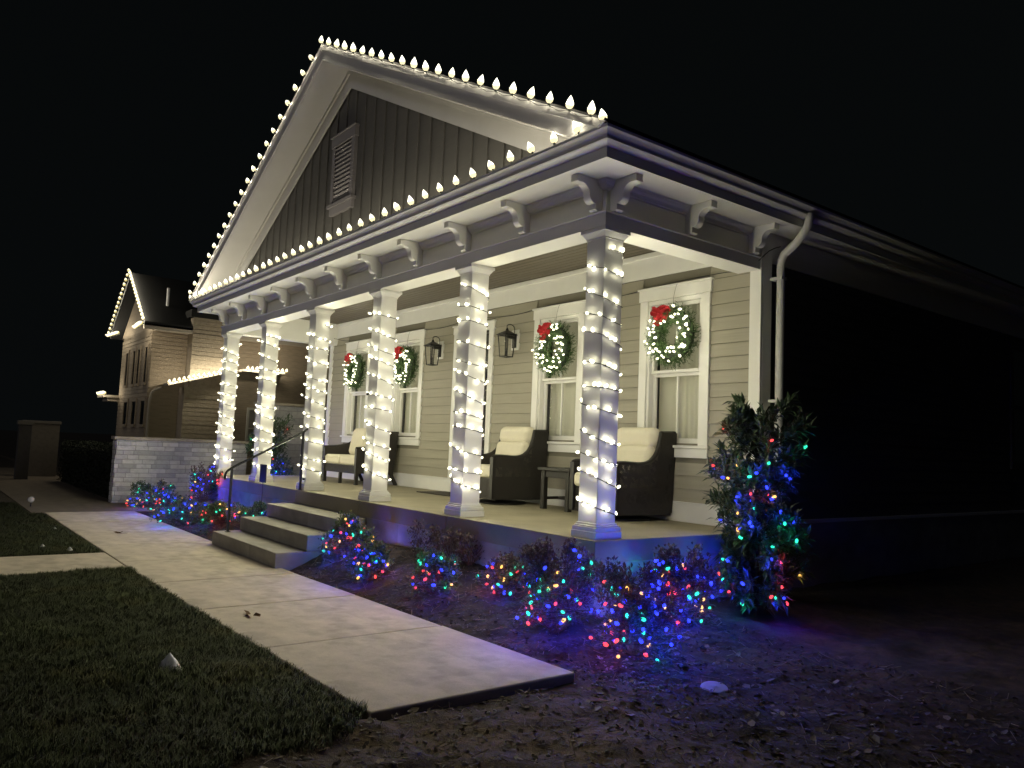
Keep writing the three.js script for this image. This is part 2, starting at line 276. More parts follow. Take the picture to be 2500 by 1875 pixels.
// ---------------------------------------------------------------- porch and steps
function wrap(profile, zb, close = true) {            // a moulding round the front and both sides of the porch: profile of [out, y]
  const P = [], N = profile.length, seg = close ? N : N - 1, pt = ([o, y]) => [V(-L - o, y, zb), V(-L - o, y, o), V(o, y, o), V(o, y, zb)], rows = profile.map(pt);
  for (let i = 0; i < seg; i++) { const a = rows[i], b = rows[(i + 1) % N]; for (let k = 0; k < 3; k++) P.push(a[k], a[k + 1], b[k + 1], a[k], b[k + 1], b[k]); }
  if (close) for (const t of THREE.ShapeUtils.triangulateShape(profile.map((p) => new THREE.Vector2(...p)), [])) { P.push(rows[t[0]][0], rows[t[1]][0], rows[t[2]][0]); P.push(rows[t[0]][3], rows[t[2]][3], rows[t[1]][3]); }
  const g = new THREE.BufferGeometry().setFromPoints(P); g.computeVertexNormals(); return muv(g);
}
{
  const porch = thing('front_porch', 'long raised concrete porch slab carrying six lit white columns', 'porch', [XC, 0, -1.2]);
  const X = [0, -2.3, -4.36, -6.41, -8.47, -L];
  for (let i = 0; i < 5; i++) part(porch, 'slab', box(X[i + 1] + 0.003, X[i] - 0.003, 0.565, F, WZ, 0, 0.008), M.deck);
  part(porch, 'foundation', box(-L + 0.012, -0.012, -0.2, 0.562, WZ, -0.012), M.found);
  const steps = thing('concrete_steps', 'three broad concrete steps rising from the sidewalk to the porch', 'steps', [-5.3, 0, 0.6]);
  for (const [y, z] of [[0.556, 0.393], [0.37, 0.77], [0.18, 1.148]]) {
    const y0 = y === 0.556 ? 0.372 : y === 0.37 ? 0.182 : -0.15;
    part(steps, 'step', box(-6.49, -4.12, y0, y, 0.002, z, 0.012), M.step);
  }
  const mat = thing('doormat', 'dark doormat lying on the porch before the front door', 'doormat', [-5.35, F, -2.0]);
  part(mat, 'mat', box(-5.8, -4.9, F + 0.001, F + 0.014, -2.26, -1.72, 0.004), M.mat);
}

// ---------------------------------------------------------------- the house
const house = thing('house', 'single storey house with lit white columned porch and tall front gable', 'house', [XC, 0, -8]);
const WIN = [-1.215, -3.262, -7.345, -9.312];
{
  // columns
  for (let k = 0; k < 6; k++) {
    const c = sub(house, 'column'), x = colX(k), z = -0.2, b = (h, y0, y1, bev = 0.004) => box(x - h, x + h, y0, y1, z - h, z + h, bev);
    part(c, 'base', [b(0.1575, F, F + 0.062), b(0.151, F + 0.066, F + 0.1), b(0.14, F + 0.1, F + 0.117, 0.008), b(0.128, F + 0.117, F + 0.135, 0.006)], M.column);
    part(c, 'shaft', b(0.115, F + 0.13, 3.44, 0.005), M.column);
    part(c, 'capital', [b(0.122, 3.405, 3.416), (() => { const g = new THREE.CylinderGeometry(0.15 * Math.SQRT2, 0.119 * Math.SQRT2, 0.046, 4, 1); g.rotateY(Math.PI / 4); g.translate(x, 3.44, z); const q = g.toNonIndexed(); q.computeVertexNormals(); return muv(q); })(), b(0.16, 3.464, 3.497, 0.003)], M.column);
  }
  // beam, frieze, eaves
  const beam = sub(house, 'beam');
  part(beam, 'lower_band', wrap([[-0.33, BEAM], [-0.042, BEAM], [-0.042, 3.617], [-0.03, 3.62], [-0.027, 3.628], [-0.03, 3.636], [-0.05, 3.64], [-0.33, 3.64]], WZ), M.trim);
  part(beam, 'frieze', wrap([[-0.33, 3.642], [-0.088, 3.642], [-0.088, SOFF], [-0.33, SOFF + 0.05]], WZ), M.trim);
  part(beam, 'crown', wrap([[-0.087, 3.835], [-0.072, 3.838], [-0.07, 3.852], [-0.062, 3.855], [-0.04, 3.872], [-0.03, 3.9], [-0.022, 3.903], [-0.022, SOFF - 0.001], [-0.087, SOFF - 0.001]], WZ), M.trim);
  part(house, 'soffit', wrap([[-0.08, SOFF], [0.33, SOFF], [0.33, SOFF + 0.02], [-0.08, SOFF + 0.02]], WZ), M.trim);
  part(house, 'fascia', wrap([[0.315, SOFF - 0.012], [0.333, SOFF - 0.012], [0.333, 4.0], [0.36, 4.006], [0.39, 4.016], [0.413, 4.03], [0.413, 4.036], [0.315, 4.036]], -14), M.trim);
  part(house, 'gutter', wrap([[0.336, 4.038], [0.404, 4.038], [0.412, 4.044], [0.416, 4.06], [0.44, 4.085], [0.46, 4.1], [0.464, 4.122], [0.452, 4.122], [0.44, 4.104], [0.336, 4.104]], -14), M.trim);
  const bshape = new THREE.Shape(); bshape.moveTo(-0.087, SOFF - 0.002); bshape.lineTo(0.225, SOFF - 0.002); bshape.lineTo(0.225, 3.862); bshape.lineTo(0.2, 3.857); bshape.bezierCurveTo(0.12, 3.872, 0.075, 3.82, 0.075, 3.775); bshape.bezierCurveTo(0.075, 3.725, 0.03, 3.7, 0.002, 3.705); bshape.lineTo(0.002, 3.655); bshape.lineTo(-0.02, 3.643); bshape.lineTo(-0.087, 3.643); bshape.closePath();
  const bg = new THREE.ExtrudeGeometry(bshape, { depth: 0.082, bevelEnabled: true, bevelThickness: 0.003, bevelSize: 0.003, bevelOffset: -0.003, bevelSegments: 1, curveSegments: 10 }); bg.translate(0, 0, -0.041);
  for (let k = 0; k < 11; k++) { const g = bg.clone(); g.rotateY(-Math.PI / 2); g.translate(-0.175 - k * 1.026, 0, 0); part(house, 'bracket', muv(g), M.trim); }
  for (const z of [-0.175, -1.2, -2.22]) { const g = bg.clone(); g.translate(0, 0, z); part(house, 'bracket', muv(g), M.trim); const h = bg.clone(); h.rotateY(Math.PI); h.translate(-L, 0, z); part(house, 'bracket', muv(h), M.trim); }
  // porch ceiling boards
  const ceil = sub(house, 'porch_ceiling');
  for (let z = -0.33, i = 0; z > WZ + 0.05; z -= 0.0985, i++) part(ceil, 'ceiling_board', box(-L + 0.33, -0.33, CEIL, CEIL + 0.018, z - 0.093, z, 0.004), M.bead);
  part(ceil, 'ceiling_back', box(-L + 0.3, -0.3, CEIL + 0.02, CEIL + 0.03, WZ, -0.3), M.dark);
  part(house, 'inner_beam_face', wrap([[-0.331, 3.52], [-0.345, 3.52], [-0.345, CEIL - 0.002], [-0.331, CEIL - 0.002]], WZ), M.trim);

  // front wall
  const wall = sub(house, 'wall'), holes = [...WIN.map((x) => [x - 0.52, x + 0.52, 1.485, 3.5]), [-5.86, -4.77, 0.7, 3.46]];
  const core = [];
  { let xs = [-L + 0.06, ...holes.flatMap((h) => [h[0] + 0.1, h[1] - 0.1]).sort((a, b) => a - b), -0.06];
    for (let i = 0; i < xs.length - 1; i += 2) core.push(box(xs[i], xs[i + 1], 0.3, 4.3, WZ - 0.16, WZ - 0.012));
    for (const h of holes) { core.push(box(h[0] + 0.1, h[1] - 0.1, h[3] - 0.1, 4.3, WZ - 0.16, WZ - 0.012)); if (h[2] > 1) core.push(box(h[0] + 0.1, h[1] - 0.1, 0.3, h[2] + 0.16, WZ - 0.16, WZ - 0.012)); } }
  part(wall, 'sheathing', core, M.lapShade);
  const board = (x0, x1, y, h) => { const g = new THREE.BoxGeometry(x1 - x0, h, 0.012); const p = g.attributes.position; for (let i = 0; i < p.count; i++) p.setZ(i, p.getZ(i) + (p.getY(i) < 0 ? 0.012 : -0.008)); g.computeVertexNormals(); g.translate((x0 + x1) / 2, y + h / 2, WZ); return muv(g); };
  const RV = 0.1475; let row = 0;
  for (let y = 0.985; y < 3.62; y += RV, row++) {
    const cuts = holes.filter((h) => y + RV > h[2] && y < h[3]).map((h) => [h[0] + 0.01, h[1] - 0.01]).sort((a, b) => a[0] - b[0]); let a = -L + 0.09; const segs = [];
    for (const c of cuts) { segs.push([a, c[0]]); a = c[1]; } segs.push([a, -0.1]);
    for (const [p, q] of segs) if (q - p > 0.03) part(wall, 'siding_board', board(p, q, y, RV - 0.0035), M.siding);
  }
  part(house, 'baseboard', [box(-L + 0.06, -5.86, F, 0.965, WZ - 0.005, WZ + 0.022, 0.004), box(-4.77, -0.06, F, 0.965, WZ - 0.005, WZ + 0.022, 0.004), box(-L + 0.06, -5.86, 0.966, 0.985, WZ - 0.005, WZ + 0.034, 0.004), box(-4.77, -0.06, 0.966, 0.985, WZ - 0.005, WZ + 0.034, 0.004)], M.trim);
  part(house, 'frieze_board', [box(-L + 0.06, -0.06, 3.645, CEIL - 0.002, WZ - 0.005, WZ + 0.025, 0.004), box(-L + 0.06, -0.345, CEIL - 0.07, CEIL - 0.003, WZ + 0.026, WZ + 0.06, 0.012)], M.trim);
  for (const [a, b] of [[-0.17, -0.03], [-L + 0.03, -L + 0.17]]) part(house, 'corner_board', [box(a, b, 0.5, CEIL, WZ - 0.004, WZ + 0.028, 0.004)], M.trim);
  part(house, 'corner_board', box(-0.052, -0.026, 0.5, 3.64, WZ - 0.16, WZ - 0.006, 0.004), M.trim);
  part(house, 'pilaster_cap', [box(-L + 0.0, -L + 0.36, BEAM + 0.002, 3.64, WZ + 0.03, WZ + 0.08, 0.006)], M.trim);

  // windows
  for (const cx of WIN) {
    const w = sub(house, 'window'), z = WZ;
    part(w, 'frame', [box(cx - 0.525, cx - 0.41, 1.62, 3.35, z, z + 0.032, 0.003), box(cx + 0.41, cx + 0.525, 1.62, 3.35, z, z + 0.032, 0.003), box(cx - 0.545, cx + 0.545, 3.352, 3.487, z, z + 0.036, 0.003), box(cx - 0.56, cx + 0.56, 3.488, 3.512, z, z + 0.055, 0.004),
      box(cx - 0.555, cx + 0.555, 1.59, 1.622, z, z + 0.06, 0.004), box(cx - 0.525, cx + 0.525, 1.483, 1.588, z, z + 0.03, 0.003),
      box(cx - 0.409, cx - 0.375, 1.622, 3.35, z - 0.14, z + 0.008, 0.003), box(cx + 0.375, cx + 0.409, 1.622, 3.35, z - 0.14, z + 0.008, 0.003), box(cx - 0.375, cx + 0.375, 3.3, 3.35, z - 0.14, z + 0.008, 0.003)], M.trim);
    part(w, 'sash', [box(cx - 0.374, cx - 0.335, 2.47, 3.298, z - 0.06, z - 0.03, 0.003), box(cx + 0.335, cx + 0.374, 2.47, 3.298, z - 0.06, z - 0.03, 0.003), box(cx - 0.335, cx + 0.335, 3.255, 3.298, z - 0.06, z - 0.03, 0.003), box(cx - 0.335, cx + 0.335, 2.47, 2.505, z - 0.06, z - 0.028, 0.003), box(cx - 0.011, cx + 0.011, 2.506, 3.254, z - 0.054, z - 0.036)], M.trim);
    part(w, 'sash', [box(cx - 0.374, cx - 0.33, 1.625, 2.468, z - 0.1, z - 0.066, 0.003), box(cx + 0.33, cx + 0.374, 1.625, 2.468, z - 0.1, z - 0.066, 0.003), box(cx - 0.33, cx + 0.33, 1.625, 1.705, z - 0.1, z - 0.066, 0.003), box(cx - 0.33, cx + 0.33, 2.43, 2.468, z - 0.1, z - 0.066, 0.003), box(cx - 0.011, cx + 0.011, 1.706, 2.429, z - 0.094, z - 0.072)], M.trim);
    const pane = (x0, x1, y0, y1, zz) => { const g = new THREE.PlaneGeometry(x1 - x0, y1 - y0); g.translate((x0 + x1) / 2, (y0 + y1) / 2, zz); return g; };
    for (const [x0, x1] of [[cx - 0.336, cx - 0.01], [cx + 0.01, cx + 0.336]]) { part(w, 'pane', pane(x0, x1, 2.504, 3.256, z - 0.045), M.glass); part(w, 'pane', pane(x0, x1, 1.704, 2.432, z - 0.083), M.glass); }
    { const g = new THREE.PlaneGeometry(0.76, 1.7, 60, 1), p = g.attributes.position; for (let i = 0; i < p.count; i++) p.setZ(i, 0.012 * Math.sin(p.getX(i) * 34 + 2 * Math.sin(p.getX(i) * 7 + cx))); g.computeVertexNormals(); g.translate(cx, 2.47, z - 0.2); part(w, 'curtain', g, M.curtain); }
  }
  // door
  const dz = WZ, door = sub(house, 'door');
  part(door, 'frame', [box(-5.86, -5.745, F, 3.32, dz, dz + 0.032, 0.003), box(-4.885, -4.77, F, 3.32, dz, dz + 0.032, 0.003), box(-5.88, -4.75, 3.322, 3.437, dz, dz + 0.036, 0.003), box(-5.895, -4.735, 3.438, 3.462, dz, dz + 0.055, 0.004)], M.trim);
  part(door, 'jamb', [box(-5.745, -5.715, F, 3.32, dz - 0.15, dz - 0.002), box(-4.915, -4.885, F, 3.32, dz - 0.15, dz - 0.002), box(-5.715, -4.915, 3.285, 3.32, dz - 0.15, dz - 0.002)], M.darkWood);
  part(door, 'leaf', [box(-5.713, -5.6, F + 0.02, 3.283, dz - 0.1, dz - 0.055, 0.003), box(-4.96, -4.917, F + 0.02, 3.283, dz - 0.1, dz - 0.055, 0.003), box(-5.6, -4.96, F + 0.02, 1.35, dz - 0.1, dz - 0.055, 0.003), box(-5.6, -4.96, 3.15, 3.283, dz - 0.1, dz - 0.055, 0.003)], M.darkWood);
  { const g = new THREE.PlaneGeometry(0.64, 1.8); g.translate(-5.28, 2.25, dz - 0.078); part(door, 'pane', g, M.glass); }
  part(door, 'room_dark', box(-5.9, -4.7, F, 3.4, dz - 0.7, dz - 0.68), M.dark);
  for (const [y, h, c] of [[2.62, 0.05, [0.1, 0.5, 0.9]], [2.48, 0.1, [0.15, 0.6, 0.95]], [2.32, 0.06, [0.5, 0.65, 1]], [2.8, 0.05, [0.7, 0.7, 0.95]]]) part(door, 'painted_reflection', box(-5.02, -4.968, y, y + h, dz - 0.076, dz - 0.072), glow(...c, 0.7));  // coloured reflections in the door glass, painted as small glowing pieces
  part(door, 'handle', [bar(V(-5.66, 1.72, dz - 0.05), V(-5.66, 1.95, dz - 0.02), 0.009), bar(V(-5.66, 1.95, dz - 0.02), V(-5.66, 2.0, dz - 0.055), 0.009)], M.black);

  // side walls
  const side = sub(house, 'side_wall');
  part(side, 'sheathing', [box(-0.3, -0.062, 0.52, 4.0, -14, WZ - 0.17), box(-L + 0.062, -L + 0.3, 0.52, 4.0, -14, WZ - 0.17)], M.sidingShade);
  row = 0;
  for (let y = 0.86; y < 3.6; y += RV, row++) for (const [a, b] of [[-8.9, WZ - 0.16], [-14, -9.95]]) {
    const h = RV + 0.02, g = new THREE.BoxGeometry(0.01, h, b - a), p = g.attributes.position; for (let i = 0; i < p.count; i++) p.setX(i, p.getX(i) + (p.getY(i) < 0 ? 0.006 : -0.006)); g.computeVertexNormals(); g.translate(-0.052, y + h / 2, (a + b) / 2); part(side, 'siding_board', muv(g), M.sidingShade);
  }
  part(house, 'water_table', [box(-0.08, -0.01, 0.82, 0.862, -14, WZ - 0.16, 0.004)], M.trim);
  part(house, 'side_foundation', box(-0.3, -0.04, -0.3, 0.818, -14, WZ - 0.02), M.found);
  part(house, 'side_frieze', [box(-0.07, -0.03, 3.6, 3.93, -14, WZ - 0.005, 0.004), box(-0.03, 0.33, SOFF, SOFF + 0.02, -14, WZ - 0.005)], M.trim);
  { const w = sub(house, 'window');
    part(w, 'frame', [box(-0.05, -0.015, 1.6, 3.4, -9.0, -8.9), box(-0.05, -0.015, 1.6, 3.4, -9.95, -9.85), box(-0.05, -0.015, 3.4, 3.52, -9.96, -8.89), box(-0.05, -0.01, 1.5, 1.6, -9.96, -8.89), box(-0.05, -0.03, 2.45, 2.5, -9.85, -9.0)], std(0.12, 0.12, 0.13, 0.7));
    const g = new THREE.PlaneGeometry(0.85, 1.8); g.rotateY(Math.PI / 2); g.translate(-0.045, 2.5, -9.425); part(w, 'pane', g, M.glass); }
  part(house, 'back_wall', box(-L + 0.06, -0.06, 0, 4.2, -14.2, -14), M.sidingShade);

  // gable
  const slope = 0.507, PK = 7.07, top = (x, d = 0) => PK - d - slope * Math.abs(x - XC);
  const gw = sub(house, 'gable_wall');
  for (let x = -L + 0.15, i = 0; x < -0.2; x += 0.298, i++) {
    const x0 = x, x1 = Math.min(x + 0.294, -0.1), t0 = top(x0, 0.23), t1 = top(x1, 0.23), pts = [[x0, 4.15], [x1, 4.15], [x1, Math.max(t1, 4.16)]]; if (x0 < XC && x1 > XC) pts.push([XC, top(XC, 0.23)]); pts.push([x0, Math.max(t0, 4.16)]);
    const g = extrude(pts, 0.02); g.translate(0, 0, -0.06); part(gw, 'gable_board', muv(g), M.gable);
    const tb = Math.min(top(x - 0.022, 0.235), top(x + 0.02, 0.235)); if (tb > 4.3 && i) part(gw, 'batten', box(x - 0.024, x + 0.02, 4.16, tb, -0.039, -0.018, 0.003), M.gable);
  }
  const rake = (name, d0, d1, z0, z1, m, bev) => { for (const s of [-1, 1]) { const xa = (d) => XC + s * Math.min(L / 2 + (name === 'roof' ? 0.44 : 0.452), (PK - d - 4.106) / slope), q = [[XC, PK - d0], [XC, PK - d1], [xa(d1), top(xa(d1), d1)], [xa(d0), top(xa(d0), d0)]], g = extrude(s > 0 ? q : [q[1], q[0], q[3], q[2]], z1 - z0, bev); g.translate(0, 0, z0); part(house, name, muv(g), m); } };
  rake('rake_fascia', 0.02, 0.215, 0.425, 0.45, M.trim);
  rake('rake_crown', -0.005, 0.07, 0.451, 0.478, M.trim);
  rake('rake_soffit', 0.2, 0.222, -0.03, 0.424, M.trim);
  rake('rake_frieze', 0.223, 0.475, -0.017, 0.012, M.trim);
  rake('rake_bed_moulding', 0.224, 0.275, 0.013, 0.04, M.trim);
  rake('roof', -0.03, 0.015, -14.2, 0.465, M.roof);
  { const g = extrude([[-L - 0.4, 4.1], [-0.0 + 0.4, 4.1], [0.4, 4.112], [-L - 0.4, 4.112]], 0.43); g.translate(0, 0, -0.04); part(house, 'pent_roof', muv(g), M.roof); }
  const vent = sub(house, 'gable_vent'), vx = -5.42;
  part(vent, 'frame', [box(vx - 0.36, vx - 0.27, 4.94, 5.8, -0.036, 0.02, 0.003), box(vx + 0.27, vx + 0.36, 4.94, 5.8, -0.036, 0.02, 0.003), box(vx - 0.38, vx + 0.38, 5.8, 5.95, -0.036, 0.03, 0.003), box(vx - 0.395, vx + 0.395, 5.95, 5.97, -0.036, 0.05, 0.003), box(vx - 0.4, vx + 0.4, 4.89, 4.938, -0.036, 0.05, 0.003), box(vx - 0.36, vx + 0.36, 4.78, 4.89, -0.036, 0.02, 0.003)], M.vent);
  for (let i = 0; i < 13; i++) { const g = new THREE.BoxGeometry(0.54, 0.062, 0.012); g.rotateX(0.75); g.translate(vx, 4.98 + i * 0.064, -0.008); part(vent, 'slat', muv(g), M.vent); }

  // downspout
  const ds = [V(0.4, 4.05, -2.52), V(0.4, 3.97, -2.52), V(0.34, 3.86, -2.52), V(0.2, 3.73, -2.52), V(0.12, 3.68, -2.52), V(0.085, 3.6, -2.52), V(0.08, 3.3, -2.52), V(0.075, 2.4, -2.52), V(0.075, 0.4, -2.52)];
  part(house, 'downspout', [tube(ds, 0.052, 60, 4), ...[3.4, 2.1, 0.9].map((y) => box(-0.02, 0.12, y, y + 0.03, -2.57, -2.47))], M.trim);
}

// ---------------------------------------------------------------- wall lanterns
const lantern0 = (() => {
  const t = thing('wall_lantern', 'black metal wall lantern on the siding left of the front door', 'lantern', [-6.29, 2.83, WZ], 'wall lanterns by the door'), cx = -6.29, y = 2.83, z = WZ + 0.17;
  part(t, 'mounting_block', box(cx - 0.07, cx + 0.1, y + 0.12, y + 0.42, WZ, WZ + 0.03, 0.004), M.trim);
  part(t, 'back_plate', [box(cx - 0.03, cx + 0.06, y + 0.15, y + 0.36, WZ + 0.031, WZ + 0.05, 0.004), box(cx - 0.012, cx + 0.03, y + 0.28, y + 0.335, WZ + 0.05, z - 0.01)], M.black);
  const c4 = (h, yy) => [V(cx - h, yy, z - h), V(cx + h, yy, z - h), V(cx + h, yy, z + h), V(cx - h, yy, z + h)], lo = c4(0.066, y + 0.008), hi = c4(0.092, y + 0.325), f = [];
  for (let i = 0; i < 4; i++) { f.push(sq(lo[i], hi[i], 0.011), sq(lo[i], lo[(i + 1) % 4], 0.012), sq(hi[i], hi[(i + 1) % 4], 0.012)); }
  part(t, 'frame', f, M.black);
  { const g = new THREE.CylinderGeometry(0.035, 0.155, 0.06, 4, 1); g.rotateY(Math.PI / 4); g.translate(cx, y + 0.365, z); const fl = box(cx - 0.112, cx + 0.112, y + 0.325, y + 0.336, z - 0.112, z + 0.112); const tip = new THREE.CylinderGeometry(0.012, 0.03, 0.045, 8); tip.translate(cx, y + 0.41, z);
    part(t, 'roof', [muv(g.toNonIndexed()), fl, muv(tip)], M.black); }
  part(t, 'loop', tube([V(cx, y + 0.425, z), V(cx, y + 0.475, z), V(cx + 0.02, y + 0.49, z - 0.05), V(cx + 0.02, y + 0.46, z - 0.11), V(cx + 0.02, y + 0.34, z - 0.125)], 0.006, 24, 6), M.black);
  for (let i = 0; i < 4; i++) { const a = lo[i], b = lo[(i + 1) % 4], c = hi[(i + 1) % 4], d = hi[i], g = new THREE.BufferGeometry().setFromPoints([a, b, c, a, c, d]); g.computeVertexNormals(); part(t, 'pane', muv(g), M.glass); }
  for (const [dx, dz] of [[-0.018, 0], [0.018, 0.012]]) part(t, 'candle_tube', [bar(V(cx + dx, y + 0.02, z + dz), V(cx + dx, y + 0.13, z + dz), 0.012, 8), bar(V(cx + dx, y + 0.13, z + dz), V(cx + dx, y + 0.32, z + dz), 0.005, 6)], M.black);
  return t;
})();
{ const c = lantern0.clone(); c.name = numbered('wall_lantern'); c.position.x = -4.245; c.userData = { label: 'black metal wall lantern on the siding right of the front door', category: 'lantern', group: 'wall lanterns by the door' }; scene.add(c); }

// ---------------------------------------------------------------- lights round the columns
const miniG = (() => { const g = lathe([[0, 0.016], [0.006, 0.013], [0.0095, 0.004], [0.009, -0.006], [0.005, -0.012], [0, -0.013]], 8); return g; })();
const sockG = (() => { const g = new THREE.CylinderGeometry(0.005, 0.006, 0.022, 6); return muv(g); })();
const ORD = ['the corner column nearest the camera', 'the second column from the right corner', 'the third column from the right corner', 'the column behind the handrail post', 'the second column from the left end', 'the leftmost column by the low brick wall'];
for (let k = 0; k < 6; k++) {
  const x = colX(k), z = -0.2, t = thing('column_light_string', 'warm white string lights spiralling round ' + ORD[k], 'string lights', [x, F, z], 'string lights wound round the porch columns');
  const h = 0.122, per = 8 * h, turns = [11.3, 11.6, 11.2, 11.8, 11.4, 11.6][k], y1 = F + 2.56 - rr(0, 0.08), y0 = F + [0.2, 0.24, 0.24, 0.12, 0.2, 0.16][k];
  const at = (s) => { let u = ((s % per) + per) % per; const f = Math.floor(u / (2 * h)), v = u - f * 2 * h - h; return f === 0 ? [V(x + v, 0, z + h), V(0, 0, 1)] : f === 1 ? [V(x + h, 0, z - v), V(1, 0, 0)] : f === 2 ? [V(x - v, 0, z - h), V(0, 0, -1)] : [V(x - h, 0, z + v), V(-1, 0, 0)]; };
  const s1 = turns * per, yAt = (s) => { const w = s / per; return lerp(y1, y0, s / s1) + 0.03 * Math.sin(w * 2.1 + k * 3) + 0.018 * Math.sin(w * 5.3 + k); };
  const start = per * rr(0, 1), pts = [];
  const stops = []; for (let s = 0; s <= s1; s += 0.04) stops.push(s); for (let c = Math.ceil(start / (2 * h)); c * 2 * h < start + s1; c++) stops.push(c * 2 * h - start); stops.sort((a, b) => a - b);
  for (const s of stops) { const [p] = at(start + s); p.y = yAt(s); pts.push(p); }
  part(t, 'wire', wire(pts, 0.0036, 4), M.wireG);
  let i = 0; const socks = [];
  for (let s = 0.03; s < s1 - 0.02; i++) {
    const [p, n] = at(start + s); p.y = yAt(s);
    const stick = rnd() < 0.16, d = n.clone().multiplyScalar(stick ? 1.2 : 0.35).add(V(rr(-0.6, 0.6), rr(-0.3, 1.0), rr(-0.6, 0.6))).normalize(), q = p.clone(); { const w = d.clone().addScaledVector(n, -d.dot(n)); q.addScaledVector(w, 0.024).addScaledVector(n, stick ? rr(0.025, 0.04) : rr(0.011, 0.018)); }
    { const g = sockG.clone(); g.applyQuaternion(dirQ(d)); const c = p.clone().lerp(q, 0.45); g.translate(c.x, c.y, c.z); socks.push(g); }
    put(t, 'bulb', miniG, E.mini, q, dirQ(d), rr(1.3, 1.7));
    lamp(t, q, WARM, CD.mini * rr(0.7, 1.3));
    if (i % 3 === 0) {                               // added outward fill at the LEDs, weighted streetward, one lamp for each three bulbs
      const l = new THREE.SpotLight(WARM, CD.miniOut * 3 * (n.z > 0.5 ? 1.5 : n.z < -0.5 ? 0.75 : 1), 0, 1.5, 1, 2); l.position.copy(q).sub(org.get(t)); l.target.position.copy(l.position).addScaledVector(n, 1); l.castShadow = true; l.shadow.radius = 0.4; t.add(l, l.target);
    }
    s += rnd() < 0.28 ? rr(0.045, 0.07) : rr(0.1, 0.155);
  }
  part(t, 'socket', socks, M.wireG, true);
  const e = pts.at(-1), m = pts[Math.floor(pts.length * 0.48)];
  part(t, 'plug', [box(e.x - 0.02, e.x + 0.02, e.y - 0.014, e.y + 0.014, e.z - 0.014, e.z + 0.014, 0.004), box(m.x - 0.024, m.x + 0.02, m.y - 0.016, m.y + 0.016, m.z - 0.02, m.z + 0.02, 0.005)], M.wireB);
}

// ---------------------------------------------------------------- large bulbs along the eave and the rakes
const c9G = (() => {                                   // clear tip, base with the yellow glare painted into its glow
  const A = lathe([[0, 0.066], [0.006, 0.058], [0.016, 0.041], [0.0245, 0.022], [0.0285, 0.008]], 12), B = lathe([[0.0285, 0.008], [0.027, -0.006], [0.018, -0.018], [0.011, -0.022]], 12);
  return mergeGeometries([clean(A), clean(B)], true);
})();
const c9S = (() => { const g = new THREE.CylinderGeometry(0.011, 0.012, 0.03, 8); g.translate(0, -0.032, 0); return muv(g); })();
function c9String(name, label, pts, dirs, mat = E.c9, cd = CD.c9, sc = 1, col = C9C) {
  const c = pts[Math.floor(pts.length / 2)], t = thing(name, label, 'string lights', [c.x, c.y, c.z]);
  part(t, 'wire', wire(pts.flatMap((p, i) => i < pts.length - 1 ? [p.clone().addScaledVector(dirs[i], -0.045 * sc), p.clone().lerp(pts[i + 1], 0.5).addScaledVector(dirs[i], -0.055 * sc).add(V(0, -0.01, 0))] : [p.clone().addScaledVector(dirs[i], -0.045 * sc)]), 0.0035 * sc, 4), M.wireG);
  const socks = pts.map((p, i) => { const g = c9S.clone(); g.scale(sc, sc, sc); g.applyQuaternion(dirQ(dirs[i])); g.translate(p.x, p.y, p.z); return g; });
  part(t, 'socket', socks, M.wireG, true);
  pts.forEach((p, i) => { put(t, 'bulb', c9G, mat, p, dirQ(dirs[i]), sc * rr(1.12, 1.3)); lamp(t, p.clone().addScaledVector(dirs[i], 0.02), col, cd * rr(0.9, 1.1), 0.7); });
  return t;
}
{
  const P = [], D = []; for (let x = 0.4, i = 0; x > -L - 0.45; x -= 0.302, i++) { P.push(V(x, 4.178, 0.452 + rr(-0.004, 0.004))); D.push(V(-0.2 + rr(-0.3, 0.2), 1, 0.2 + rr(-0.15, 0.2)).normalize()); }
  c9String('eave_light_string', 'row of bright warm bulbs along the front gutter above the porch columns', P, D);
  for (const s of [1, -1]) {
    const P2 = [], D2 = [], n = V(s * 0.452, 0.892, 0), len = Math.hypot(L / 2 + 0.44, (L / 2 + 0.44) * 0.507);
    for (let d = s > 0 ? 0.02 : 0.3; d < len - 0.05; d += 0.3) { const x = XC + s * d * 0.892, y = 7.085 - d * 0.452; P2.push(V(x, y, 0.5).addScaledVector(n, 0.03)); D2.push(n.clone().add(V(rr(-0.28, 0.18), rr(-0.12, 0.2), 0.15 + rr(-0.15, 0.2))).normalize()); }
    c9String('gable_light_string', s > 0 ? 'row of warm bulbs up the right slope of the front gable' : 'row of warm bulbs up the left slope of the front gable', P2, D2);
  }
}

